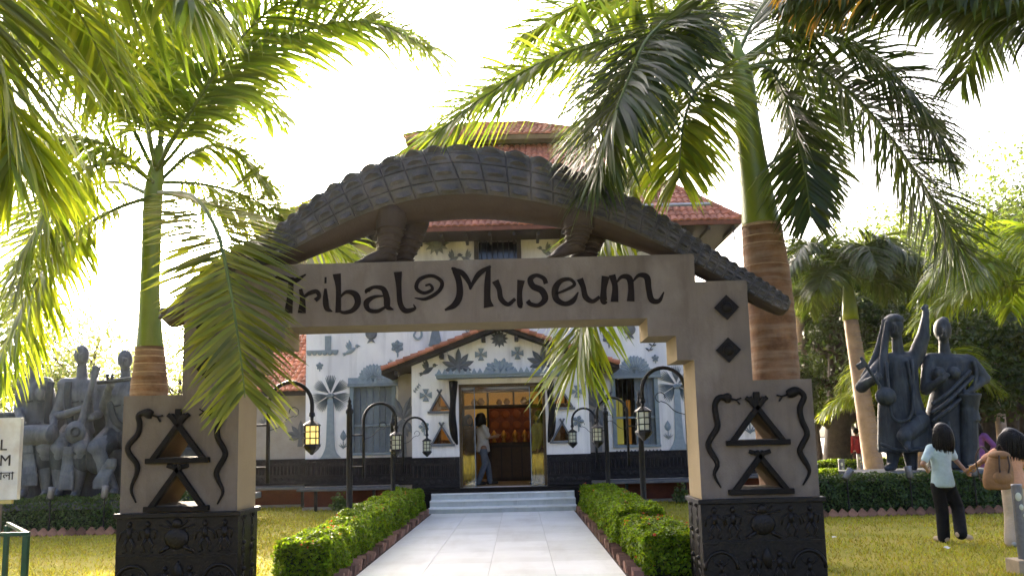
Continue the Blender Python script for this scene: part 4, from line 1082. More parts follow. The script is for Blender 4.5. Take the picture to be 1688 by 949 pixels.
# ------------------------------------------------------------------ palms
UP = Vector((0,0,1))
def frond(parent, ctrl, nl, L, W, ml, droop=.35, start=.14, splay=.35, rr=.028, tipf=.45, ang0=68, ang1=33):
    """one feather leaf: a curved rachis and two ranks of narrow leaflets; ctrl are world points"""
    q = [Vector(p) for p in cr(ctrl, 41)]; n = len(q)
    acc = [0]
    for i in range(1, n): acc.append(acc[-1]+(q[i]-q[i-1]).length)
    T = acc[-1]
    m = MB(); m.tube(q[::2], [rr*(1-.88*i/20)+.002 for i in range(21)], 6)
    f = m.build('frond', RACH, parent, smooth=True)
    V = []; Fc = []
    nl = int(nl*1.95); W *= 1.08; L *= 1.38; ws = (.45, 1, .95, .62, .03)
    for k in range(nl):
        s = start+(1-start)*(k+R.uniform(0,.7))/nl
        d = s*T; i = max(1, min(n-2, int(np.searchsorted(acc, d))))
        p = q[i-1].lerp(q[i], min(1, max(0, (d-acc[i-1])/max(1e-6, acc[i]-acc[i-1])))); t = (q[i+1]-q[i-1]).normalized()
        side = t.cross(UP); side = side.normalized() if side.length > .15 else Vector((1,0,0)); nr = side.cross(t)
        u = (s-start)/(1-start)
        prof = (.45+.55*min(1, u/.22))*(1-(1-tipf)*max(0, (u-.55)/.45)**1.3)
        an = math.radians(ang0+(ang1-ang0)*u)
        for sg in (-1, 1):
            a = an+R.gauss(0, .09); lf = R.choice((-1, .2, 1))*splay*R.uniform(.5, 1.1)
            dv = (t*math.cos(a)+side*sg*math.sin(a)+nr*lf).normalized()
            ln = L*prof*R.uniform(.82, 1.1); w_ = W*R.uniform(.8, 1.2)*(.6+.4*prof)
            wdir = dv.cross(nr*(1 if abs(lf) < .6 else .6)+side*sg*.25); wdir.normalize()
            tw = R.gauss(0, .5); pp = p.copy(); dr_ = droop*R.uniform(.6, 1.35)
            o = len(V)
            for g in range(5):
                V.append(pp+wdir*w_*ws[g]/2); V.append(pp-wdir*w_*ws[g]/2)
                if g < 4:
                    pp = pp+dv*ln/4; dv = (dv-UP*dr_*(.35+.4*g)*.5).normalized()
                    wdir = (wdir-dv*wdir.dot(dv)); wdir.normalize(); wdir = (wdir*math.cos(tw*.2)+dv.cross(wdir)*math.sin(tw*.2)).normalized()
            for g in range(4): Fc.append((o+2*g, o+2*g+1, o+2*g+3, o+2*g+2))
    cloud_obj('leaflets', np.array([tuple(v) for v in V]), np.array(Fc), ml, f)
    return f
def trunk(t, pts, Y, mt, name, ring=0):
    P_ = [at(x, y, Y) for x, y, r in pts]; rad = [r*Y/F for x, y, r in pts]
    q = cr([(*p, r) for p, r in zip(P_, rad)], 48)
    m = MB(); rr = [p[3]*(1+(.012*math.sin(i*2.1) if ring else 0)) for i, p in enumerate(q)]
    m.tube([p[:3] for p in q], rr, 22); o = m.build(name, mt, t, smooth=True)
    return o, q
def rings(o, q, zs):
    for z, hgt, dr in zs:
        i = min(range(len(q)), key=lambda k: abs(q[k][2]-z)); p = q[i]; r = p[3]
        m = MB(); m.lathe([(r*.98, -hgt/2), (r+dr, -hgt/4), (r+dr, hgt/4), (r*.98, hgt/2)], (p[0], p[1], z), 22); m.build('leaf_scar', PRING, o, smooth=True)
def px3(lst): return [at(*p) for p in lst]
# --- the palm behind the left pillar
YL = 10.2; b = at(246, 700, YL)
pl = thing('palm_tree', (b.x, YL, 0), 'royal palm with smooth green crownshaft rising behind the left gate pillar', 'palm tree')
g0 = at(246, 738+F*1.4/YL, YL)
o, q = trunk(pl, [(246,933,37),(246,820,35),(246,740,33),(246,690,31.5),(246,640,29.5),(247,605,25.5),(247,572,22.5)], YL, PTRUNK, 'trunk', 1)
zt = [at(246, y, YL).z for y in (578,588,600,614,634)]
rings(o, q, [(zt[0],.03,.008),(zt[1],.022,.005),(zt[2],.018,.004),(zt[3],.016,.004),(zt[4],.014,.003)])
trunk(pl, [(247,574,22),(247,530,18.5),(247,480,16),(249,420,15.5),(252,330,15.5),(257,285,13),(263,240,7)], YL, CSHAFT, 'crownshaft')
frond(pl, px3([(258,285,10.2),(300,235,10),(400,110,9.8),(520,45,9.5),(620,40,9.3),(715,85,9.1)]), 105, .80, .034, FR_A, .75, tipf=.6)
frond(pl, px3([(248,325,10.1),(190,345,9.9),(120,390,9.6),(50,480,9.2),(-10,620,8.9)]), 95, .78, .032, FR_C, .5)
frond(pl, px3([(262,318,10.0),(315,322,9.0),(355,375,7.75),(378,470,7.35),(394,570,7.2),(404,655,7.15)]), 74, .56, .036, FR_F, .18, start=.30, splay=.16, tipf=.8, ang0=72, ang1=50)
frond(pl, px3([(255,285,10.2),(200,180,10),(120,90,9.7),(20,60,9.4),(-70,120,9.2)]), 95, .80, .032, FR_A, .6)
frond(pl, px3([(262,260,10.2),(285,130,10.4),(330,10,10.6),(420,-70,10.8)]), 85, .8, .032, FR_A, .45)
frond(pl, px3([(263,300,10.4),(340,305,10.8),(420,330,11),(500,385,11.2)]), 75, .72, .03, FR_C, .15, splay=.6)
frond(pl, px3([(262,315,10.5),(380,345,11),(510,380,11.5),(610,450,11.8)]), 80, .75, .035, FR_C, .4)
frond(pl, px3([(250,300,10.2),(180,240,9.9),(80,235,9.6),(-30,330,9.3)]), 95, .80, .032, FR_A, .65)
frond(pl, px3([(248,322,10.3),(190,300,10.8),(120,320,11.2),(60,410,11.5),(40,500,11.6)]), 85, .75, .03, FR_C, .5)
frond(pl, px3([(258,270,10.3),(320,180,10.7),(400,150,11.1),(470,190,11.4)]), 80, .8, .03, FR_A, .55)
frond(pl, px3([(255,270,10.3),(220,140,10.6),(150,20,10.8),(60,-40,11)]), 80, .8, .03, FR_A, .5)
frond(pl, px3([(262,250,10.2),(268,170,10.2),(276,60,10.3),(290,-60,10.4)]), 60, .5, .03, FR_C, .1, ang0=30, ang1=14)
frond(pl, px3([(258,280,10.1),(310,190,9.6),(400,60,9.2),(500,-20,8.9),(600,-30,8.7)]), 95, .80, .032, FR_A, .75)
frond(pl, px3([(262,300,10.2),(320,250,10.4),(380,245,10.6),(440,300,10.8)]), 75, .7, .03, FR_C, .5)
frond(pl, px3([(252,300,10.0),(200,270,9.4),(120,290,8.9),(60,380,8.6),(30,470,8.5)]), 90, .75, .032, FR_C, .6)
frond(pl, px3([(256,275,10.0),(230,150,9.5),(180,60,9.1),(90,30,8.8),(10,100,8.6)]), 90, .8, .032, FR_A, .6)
# --- a palm out of view on the left whose leaves hang into the top corner
nl_ = thing('palm_tree', (-3.35, 4.6, 0), 'tall palm whose long near leaflets hang into the top of the view beside the sign', 'palm tree')
m = MB(); m.tube(cr([(-3.35,4.6,0),(-3.35,4.6,2.2),(-3.3,4.6,4.0)], 20), np.linspace(.2,.13,20), 16); m.build('trunk', PTRUNK, nl_, smooth=True)
m = MB(); m.tube(cr([(-3.3,4.6,3.95),(-3.28,4.6,4.6),(-3.25,4.6,5.0)], 12), np.linspace(.125,.07,12), 16); m.build('crownshaft', CSHAFT, nl_, smooth=True)
c0 = (-3.25, 4.6, 4.95)
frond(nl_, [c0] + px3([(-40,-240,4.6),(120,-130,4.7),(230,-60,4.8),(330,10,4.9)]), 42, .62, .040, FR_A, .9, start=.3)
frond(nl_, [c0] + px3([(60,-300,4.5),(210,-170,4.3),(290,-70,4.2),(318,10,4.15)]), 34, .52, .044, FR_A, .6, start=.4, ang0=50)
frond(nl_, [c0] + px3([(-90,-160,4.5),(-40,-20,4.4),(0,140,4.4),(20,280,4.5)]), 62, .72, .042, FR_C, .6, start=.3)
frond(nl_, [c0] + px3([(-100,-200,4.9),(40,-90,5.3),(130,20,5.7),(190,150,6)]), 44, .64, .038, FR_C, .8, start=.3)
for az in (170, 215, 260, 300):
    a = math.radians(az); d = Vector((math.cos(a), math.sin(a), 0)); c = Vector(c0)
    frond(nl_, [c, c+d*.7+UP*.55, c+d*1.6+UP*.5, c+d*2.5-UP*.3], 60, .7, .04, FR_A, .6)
# --- the palm behind the right pillar
YR = 9.6; b = at(1290, 800, YR)
pr = thing('palm_tree', (b.x, YR, 0), 'royal palm with thick brown trunk and green crownshaft behind the right gate pillar', 'palm tree')
o, q = trunk(pr, [(1303,922,38),(1292,800,38),(1284,700,38),(1279,620,38),(1271,520,38),(1264,450,37),(1255,372,32.5)], YR, PTRUNK, 'trunk', 1)
zt = [at(1260, y, YR).z for y in (374,392,405,440,520)]
rings(o, q, [(zt[0],.04,.006),(zt[1],.02,.004),(zt[2],.018,.003),(zt[3],.014,.003)])
trunk(pr, [(1255,374,32),(1248,320,27),(1238,250,23),(1230,190,21),(1224,135,19.5),(1219,105,15),(1215,80,8),(1213,62,2)], YR, CSHAFT, 'crownshaft')
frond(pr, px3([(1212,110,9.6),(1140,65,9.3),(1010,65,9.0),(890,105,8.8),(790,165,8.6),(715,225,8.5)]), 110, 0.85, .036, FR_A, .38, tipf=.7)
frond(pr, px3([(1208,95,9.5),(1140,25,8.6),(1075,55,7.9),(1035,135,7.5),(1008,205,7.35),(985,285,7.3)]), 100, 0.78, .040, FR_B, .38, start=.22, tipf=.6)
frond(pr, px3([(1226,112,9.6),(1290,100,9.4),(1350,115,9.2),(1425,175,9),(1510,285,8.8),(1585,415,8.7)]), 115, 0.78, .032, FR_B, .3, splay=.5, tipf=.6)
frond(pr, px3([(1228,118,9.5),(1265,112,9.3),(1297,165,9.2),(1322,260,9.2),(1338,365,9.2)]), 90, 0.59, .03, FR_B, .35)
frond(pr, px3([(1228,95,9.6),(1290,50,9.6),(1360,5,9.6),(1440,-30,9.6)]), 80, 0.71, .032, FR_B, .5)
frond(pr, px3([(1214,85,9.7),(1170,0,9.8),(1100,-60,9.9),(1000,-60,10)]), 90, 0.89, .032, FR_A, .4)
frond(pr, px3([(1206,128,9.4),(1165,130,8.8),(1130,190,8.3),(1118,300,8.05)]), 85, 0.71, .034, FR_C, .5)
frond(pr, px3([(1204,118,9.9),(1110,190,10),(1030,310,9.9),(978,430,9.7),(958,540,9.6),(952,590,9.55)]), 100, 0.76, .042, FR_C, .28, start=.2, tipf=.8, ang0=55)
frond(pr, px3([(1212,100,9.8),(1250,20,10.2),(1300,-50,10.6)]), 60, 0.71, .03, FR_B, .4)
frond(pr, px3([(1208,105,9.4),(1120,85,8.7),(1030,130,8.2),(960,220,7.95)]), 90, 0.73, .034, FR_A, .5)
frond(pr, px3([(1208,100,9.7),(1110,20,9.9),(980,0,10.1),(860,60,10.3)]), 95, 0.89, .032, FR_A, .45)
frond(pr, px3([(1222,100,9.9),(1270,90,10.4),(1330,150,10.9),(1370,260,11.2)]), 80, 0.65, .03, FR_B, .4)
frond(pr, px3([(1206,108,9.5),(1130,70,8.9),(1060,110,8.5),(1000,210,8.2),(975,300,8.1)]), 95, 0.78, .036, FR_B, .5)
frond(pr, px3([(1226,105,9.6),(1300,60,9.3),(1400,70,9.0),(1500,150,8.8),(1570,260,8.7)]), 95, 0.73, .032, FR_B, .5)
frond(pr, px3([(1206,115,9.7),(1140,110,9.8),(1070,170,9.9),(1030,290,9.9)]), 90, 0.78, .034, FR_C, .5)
# --- a palm out of view on the right
nr_ = thing('palm_tree', (5.2, 6.0, 0), 'palm whose dark fringe and yellowed leaf hang along the top beside the sky', 'palm tree')
m = MB(); m.tube(cr([(5.2,6,0),(5.2,6,2.5),(5.15,6,4.3)], 20), np.linspace(.24,.15,20), 16); m.build('trunk', PTRUNK, nr_, smooth=True)
m = MB(); m.tube(cr([(5.15,6,4.25),(5.13,6,4.9),(5.1,6,5.3)], 12), np.linspace(.145,.08,12), 16); m.build('crownshaft', CSHAFT, nr_, smooth=True)
c0 = (5.1, 6, 5.25)
frond(nr_, [c0] + px3([(1850,-130,6),(1700,-15,6),(1560,-20,6),(1420,-20,6),(1300,5,6)]), 150, .46, .036, FR_B, 1.5, start=.1, splay=.2)
frond(nr_, [c0] + px3([(1900,-100,5.6),(1760,0,5.5),(1640,0,5.4),(1540,-5,5.3)]), 120, .46, .038, FR_B, 1.5, start=.1, splay=.2)
frond(nr_, [c0] + px3([(1800,-200,6.2),(1600,-90,6.2),(1430,-25,6.1),(1300,-12,6.1)]), 34, .4, .034, FR_Y, 1.4, start=.62, splay=.2)
for az in (-60, 0, 50, 100, 250):
    a = math.radians(az); d = Vector((math.cos(a), math.sin(a), 0)); c = Vector(c0)
    frond(nr_, [c, c+d*.7+UP*.55, c+d*1.6+UP*.5, c+d*2.5-UP*.3], 60, .6, .036, FR_B, .6)
# --- smaller palms in the background, each with its own crown
def palm(label, base, h, r, n, L, ml, lw=.04, seed=0, lean=(0,0), cs=.9):
    t = thing('palm_tree', base, label, 'palm tree'); B = Vector(base); top = B+Vector((lean[0],lean[1],h))
    q = cr([tuple(B), tuple(B.lerp(top,.5)), tuple(top)], 16)
    m = MB(); m.tube(q, [r*(1.15-.35*i/15) for i in range(16)], 14); tk = m.build('trunk', mat('pale_palm_trunk', (.40,.29,.23), (.24,.17,.135), 3, .85, .4, 18) if 'pale_palm_trunk' not in bpy.data.materials else bpy.data.materials['pale_palm_trunk'], t, smooth=True)
    m = MB()
    for k in range(int(h/.16)):
        p = q[min(15, int(k*.16/h*15))]; rr_ = r*(1.16-.35*k*.16/h); m.lathe([(rr_*.97,-.012),(rr_+.007,0),(rr_*.97,.012)], (p[0], p[1], B.z+.1+k*.16), 14)
    tagit(m.build('leaf_scars', PRING, tk), kind='stuff')
    c1 = top+Vector((0,0,cs)); m = MB(); m.tube([top, top.lerp(c1,.3), c1], [r*.95, r*.85, r*.4], 12); m.build('crownshaft', CSHAFT, t, smooth=True)
    for k in range(n):
        a = k*2.399+seed; el = 1.15-1.5*(k/n); d = Vector((math.cos(a), math.sin(a), 0)); LL = L*R.uniform(.85,1.1)
        e0 = math.sin(el)
        frond(t, [c1-UP*.1, c1+d*LL*.28*math.cos(el*.7)+UP*LL*.30*e0, c1+d*LL*.62*math.cos(el*.6)+UP*LL*(.42*e0-.03), c1+d*LL*.9*math.cos(el*.4)+UP*LL*(.30*e0-.24)], 64, L*.27, lw, ml, .7, rr=.03)
    return t
p = at(1440, 740, 24); palm('pale ringed royal palm behind the standing dancers statue', (p.x, 24, 0), 4.6, .24, 15, 2.9, FR_B, .05, .4, (-.35,0), 1.3)
p = at(1570, 700, 23); palm('short leafy palm between the two standing statue figures and the trees', (p.x, 25, 0), 2.0, .16, 12, 2.6, FR_C, .05, 1.7)
p = at(1735, 700, 19); palm('leaning palm at the right edge behind the walking girls', (p.x, 19, 0), 3.9, .2, 15, 2.9, FR_A, .045, .9)
p = at(1650, 700, 28); palm('slim palm among the dark trees behind the girls', (p.x, 28, 0), 3.6, .16, 13, 3.0, FR_B, .05, 2.2)
p = at(1330, 700, 30); palm('palm half hidden behind the right palm trunk', (p.x, 30, 0), 5.6, .2, 13, 2.6, FR_A, .05, .1)

# ------------------------------------------------------------------ broadleaf trees
def tree(label, base, h, cr_, nl, leaf, ml, tr=.2, clear=.3, seed=0, name='broadleaf_tree', flat=.75, nb=9, mb=None):
    t = thing(name, base, label, 'tree'); B = Vector(base); rs = random.Random(seed)
    m = MB(); ends = []
    top = B+Vector((rs.uniform(-.4,.4), rs.uniform(-.4,.4), h*.62))
    q = cr([tuple(B), tuple(B.lerp(top,.5)+Vector((rs.uniform(-.3,.3),rs.uniform(-.3,.3),0))), tuple(top)], 12); m.tube(q, [tr*(1.3-.85*i/11) for i in range(12)], 10)
    for k in range(nb):
        u = clear+(1-clear)*k/nb; p = Vector(q[min(11, int(u*11))]); a = k*2.4+rs.random(); el = rs.uniform(.25,.9)
        d = Vector((math.cos(a)*math.cos(el), math.sin(a)*math.cos(el), math.sin(el))); L = cr_*rs.uniform(.65,1.0)
        e = p+d*L; mid = p.lerp(e,.5)+Vector((rs.uniform(-.2,.2),rs.uniform(-.2,.2),rs.uniform(-.1,.3)))
        m.tube(cr([tuple(p), tuple(mid), tuple(e)], 7), [tr*.45*(1-.8*i/6) for i in range(7)], 6); ends += [e, mid.lerp(e,.5)]
        for s in range(3):
            e2 = mid.lerp(e, rs.uniform(.2,.9))+Vector((rs.gauss(0,1),rs.gauss(0,1),rs.uniform(-.3,1)))*cr_*.33
            m.tube([mid.lerp(e,.4), e2], [tr*.16, tr*.04], 5); ends.append(e2)
    ends.append(top+Vector((0,0,h*.25)))
    m.build('trunk', mb or BARK, t, smooth=True)
    npr = np.random.RandomState(seed+3); k = nl//len(ends); Ps = []; Ns = []
    for e in ends:
        rad = cr_*npr.uniform(.26,.44); d = npr.normal(0,1,(k,3)); d /= np.linalg.norm(d,axis=1)[:,None]; r_ = rad*npr.uniform(.35,1.05,k)[:,None]
        Ps.append(np.array(tuple(e))+d*r_*np.array([1,1,flat])); Ns.append(d+np.array([0,0,.6]))
    Pz = np.concatenate(Ps); Nz = np.concatenate(Ns)
    V, Fc = leaves(Pz, Nz, leaf); cloud_obj('crown', V, Fc, ml, t)
    return t
p = at(1385, 760, 33)
TREES = [('dark tree with thick leaning trunk beside the bench and red shirt', 1378, 30, 9.0, 3.2, LF_D, .42),
         ('dark broad tree filling the gap behind the standing dancers', 1480, 33, 9.0, 3.6, LF_D, .3),
         ('mid green tree with loose crown above the standing dancers', 1540, 38, 12.0, 4.0, LF_M, .3),
         ('dark tree behind the girl with the backpack', 1620, 31, 9.5, 3.6, LF_D, .3),
         ('tall dark tree at the right end of the lawn', 1730, 29, 10, 4.2, LF_M, .3),
         ('dense dark tree behind the raised arm of the dancer', 1530, 27, 7.0, 3.0, LF_D, .25),
         ('low dark tree between the palm trunk and the far bench', 1345, 36, 8.0, 3.2, LF_D, .25),
         ('leafy mid green tree beyond the purple dress', 1660, 35, 11.0, 4.2, LF_M, .3),
         ('tall leafy tree whose crown fills the gap above the dancers', 1590, 33, 13.5, 4.8, LF_M, .3),
         ('tall mid green tree behind the leaning palm', 1690, 37, 15.0, 5.0, LF_M, .3),
         ('light crowned tree above the pale ringed palm', 1500, 44, 14.0, 4.6, LF_L, .3),
         ('shrubby dark tree near the far railing', 1430, 41, 7.0, 3.0, LF_D, .25)]
for i, (lab, px, Y, h, c_, ml, tr_) in enumerate(TREES):
    b = at(px, 740, Y); tree(lab, (b.x, Y, 0), h, c_, 15000, .19 if Y < 36 else .22, ml, tr_, .28, 20+i)
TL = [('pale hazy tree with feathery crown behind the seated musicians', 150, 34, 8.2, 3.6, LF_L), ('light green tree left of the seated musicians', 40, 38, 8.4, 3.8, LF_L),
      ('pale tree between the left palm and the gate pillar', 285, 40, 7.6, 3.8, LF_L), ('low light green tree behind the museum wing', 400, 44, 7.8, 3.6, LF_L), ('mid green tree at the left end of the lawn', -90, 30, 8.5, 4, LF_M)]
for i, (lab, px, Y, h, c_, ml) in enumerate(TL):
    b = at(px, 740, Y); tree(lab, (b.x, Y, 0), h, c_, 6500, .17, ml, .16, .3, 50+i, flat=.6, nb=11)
# low shrubs that close the view under the left trees
for i, (px, Y) in enumerate(((30,27),(110,29),(190,28),(270,30),(350,33))):
    b = at(px, 760, Y); t = thing('shrub', (b.x, Y, 0), 'round green shrub on the far lawn under the pale trees', 'shrub', 'shrubs under the pale trees')
    rs = np.random.RandomState(i); d = rs.normal(0,1,(3500,3)); d /= np.linalg.norm(d,axis=1)[:,None]; d[:,2] = abs(d[:,2])
    P_ = np.array([b.x, Y, .1])+d*rs.uniform(.5,1.0,(3500,1))*np.array([1.9,1.4,1.9]); V, Fc = leaves(P_, d, .15); cloud_obj('foliage', V, Fc, LF_M, t)
    m = MB()
    for k in range(6): m.tube([(b.x,Y,0),(b.x+.9*math.cos(k),Y+.7*math.sin(k),1.2)], [.05,.015], 6)
    m.build('stems', BARK, t)
# small plants in front of the red wall
for i, (px, Y) in enumerate(((566,19.0),(1120,19.0))):
    b = at(px, 830, Y); t = thing('plant', (b.x, Y-.35, 0), ('leafy green plant in front of the red wall left of the steps', 'leafy green plant in front of the red wall right of the steps')[i], 'plant')
    rs = np.random.RandomState(40+i); d = rs.normal(0,1,(260,3)); d /= np.linalg.norm(d,axis=1)[:,None]; d[:,2] = abs(d[:,2])
    V, Fc = leaves(np.array([b.x, Y-.35, .05])+d*rs.uniform(.2,1,(260,1))*np.array([.25,.2,.4]), d, .09); cloud_obj('foliage', V, Fc, LF_M, t)
    MB().tube([(b.x,Y-.35,0),(b.x,Y-.35,.3)], [.015,.008], 6).build('stem', BARK, t)
# ------------------------------------------------------------------ statues
def seated():
    Y0 = 16.2
    def S(x, y, d=0): return at(x/2.965, 540+y/2.965, Y0+d)
    k = Y0/F/2.965
    b = S(330, 830)
    t = thing('statue_group', (b.x, Y0, 0), 'grey statue of three seated musicians on a slab', 'statue')
    zt = S(330, 838).z
    MB().box(b.x-4.1, b.x+3.3, Y0-1.15, Y0+1.2, zt-.12, zt).build('slab', PLINTH, t, bevel=.02)
    MB().box(b.x-3.9, b.x+3.1, Y0-.95, Y0+1.0, 0, zt-.122).build('plinth', CONC, t)
    MB().box(b.x-3.6, b.x+2.9, Y0-.28, Y0+.9, zt, S(330,600).z).build('seat_block', STAT, t, bevel=.03)
    MB().box(b.x-3.55, b.x+2.85, Y0+.22, Y0+.7, S(330,600).z, S(330,400).z).build('seat_back', STAT, t, bevel=.05)
    def man(head, shl, shr, hip, kneeL, kneeR, footL, footR, armL, armR, robe, strap):
        m = MB(); C = lambda a, r0, c=None, r1=None: m.cap(S(*a), r0*k, S(*c) if c else None, (r1 or r0)*k)
        hx, hy = head
        m.ell(S(hx, hy, -.05), (34*k, 40*k, 50*k)); m.cap(S(hx-22, hy-6, -.19), 5*k, S(hx+10, hy-6, -.22), 5*k); m.cap(S(hx-14, hy+30, -.2), 4.5*k, S(hx+4, hy+30, -.2), 4.5*k); C((hx, hy+30, -.1), 18)                        # skull, jaw
        m.ell(S(hx-8, hy+10, -.22), (6*k, 9*k, 14*k))                                              # nose
        C((hx, hy+35, 0), 21, (hx+2, hy+115, .02), 27)                                             # long neck
        C((shl[0]+6, shl[1]+12, 0), 36, (shr[0]-6, shr[1]+12, 0), 36)                             # shoulders
        cx = (shl[0]+shr[0])/2; w_ = (shr[0]-shl[0])/2
        m.loft([(S(cx+(hip[0]-cx)*f, shl[1]-6+(hip[1]+30-shl[1])*f, .02), w_*ww*k*1.5, 58*k*dd) for f, ww, dd in ((0,.5,.5),(.1,.80,.8),(.3,.78,1),(.55,.62,.9),(.8,.56,.85),(1,.66,1))])
        for q in (-1, 1): m.ell(S(cx+q*w_*.42, shl[1]+62, -.17), (w_*.40*k, 16*k, 34*k))
        for kn, ft in ((kneeL, footL), (kneeR, footR)):
            m.cap(S(hip[0]+(kn[0]-hip[0])*.35, hip[1]+25, .05), 58*k, S(kn[0], kn[1], -.55), 44*k)
            m.cap(S(kn[0], kn[1]+5, -.55), 40*k, S(kn[0]*.5+ft[0]*.5, kn[1]*.5+ft[1]*.5, -.5), 33*k); m.cap(S(kn[0]*.5+ft[0]*.5, kn[1]*.5+ft[1]*.5, -.5), 33*k, S(ft[0], ft[1]-22, -.5), 20*k)
            m.cap(S(ft[0], ft[1]-10, -.48), 19*k, S(ft[0]-14, ft[1]-5, -.78), 13*k)
        for arm in (armL, armR):
            for i in range(len(arm)-1): m.cap(S(*arm[i]), (27-5*i)*k, S(*arm[i+1]), (22-5*i)*k)
            h = S(*arm[-1])
            for q in range(4): m.cap(h, 7*k, h+Vector((18*k, -.02, (q-1.5)*8*k)), 5*k)
            m.cap(h, 7*k, h+Vector((4*k, -.04, 20*k)), 5*k)
        f = blob(m, 'figure', STATL, .022, t, None, 2)
        # cloth: skirt over the thighs, hanging strip, shoulder scarf
        m = MB()
        for kn in (kneeL, kneeR): m.cap(S(hip[0]+(kn[0]-hip[0])*.3, hip[1]+28, .03), 62*k, S(kn[0], kn[1]+6, -.52), 49*k); m.cap(S(kn[0], kn[1]+10, -.5), 48*k, S(kn[0], kn[1]+75, -.5), 44*k)
        blob(m, 'wrap', STAT, .026, f, None, 3)
        m = MB()
        (x0, y0), (x1, y1) = robe
        for i in range(8):
            u = i/7; m.obox(S(x0+(x1-x0)*u, y0+(y1-y0)*u, -.68+.04*math.sin(u*5)), (46*k+24*k*u, .05, 40*k))
        blob(m, 'hanging_cloth', STATL, .02, f, None, 3)
        if strap:
            m = MB(); q = cr([tuple(S(*p)) for p in strap], 14); m.tube(q, [20*k]*14, 8, .45); blob(m, 'scarf', STAT, .018, f, None, 2)
        m = MB()
        for sg in (-1, 1): m.tube(cr([tuple(S(cx+sg*6, shl[1]+92, -.22)), tuple(S(cx+sg*40, shl[1]+98, -.2)), tuple(S(cx+sg*66, shl[1]+84, -.10))], 8), 4*k, 6)
        m.build('chest_line', STAT, f)
        return f
    f1 = man((165,152), (108,262), (232,262), (170,480), (222,590), (112,592), (225,820), (118,820), [(110,280,0),(90,400,-.1),(110,470,-.45)], [(232,280,0),(262,400,0),(262,480,-.4)], ((140,590),(146,752)), [(250,262,-.2),(240,330,-.22),(232,470,-.15)])
    m = MB(); a, c = S(30,532,-.62), S(268,520,-.62)
    q = [a.lerp(c, u) for u in (0,.04,.5,.96,1)]; m.tube(q, [40*k,44*k,50*k,44*k,40*k], 18)
    for u in (.06,.94): p = a.lerp(c, u); m.tube([p-Vector((.02,0,0)), p+Vector((.02,0,0))], [49*k]*2, 18)
    m.build('drum', STATL, f1, smooth=True)
    f2 = man((400,132), (312,266), (470,272), (385,490), (292,592), (400,592), (285,818), (372,820), [(318,285,0),(264,438,-.15),(410,392,-.42)], [(470,292,0),(484,420,-.15),(440,440,-.4)], ((335,600),(322,772)), [(335,262,-.2),(330,340,-.24),(345,470,-.2)])
    m = MB(); m.cap(S(470,205,-.38), 13*k, S(395,470,-.5), 17*k); m.obox(S(466,215,-.38), (34*k,.09,60*k), Matrix.Rotation(.28,3,'Y')); m.ell(S(368,510,-.58), (46*k,.16,54*k)); blob(m, 'lute', STATL, .016, f2, None, 2)
    m = MB(); q = S(368,508,-.75); m.tube([q+Vector((20*k*math.cos(a), -.0, 20*k*math.sin(a))) for a in np.linspace(0, 6.28, 18)], 5*k, 6, cap=False); m.build('sound_hole', STAT, f2)
    f3 = man((612,155), (500,285), (690,285), (600,500), (470,592), (690,600), (560,812), (690,815), [(505,300,0),(500,400,-.1),(540,275,-.42)], [(690,300,0),(720,400,-.1),(650,262,-.42)], ((545,660),(490,765)), [(530,340,-.2),(560,450,-.22),(640,510,-.15)])
    m = MB(); m.tube([S(478,268,-.5), S(740,238,-.5)], [10*k]*2, 10); m.tube([S(525,262,-.5), S(525,225,-.5)], [8*k]*2, 8); m.tube([S(548,260,-.5), S(548,228,-.5)], [8*k]*2, 8); m.build('flute', STAT, f3, smooth=True)
seated()
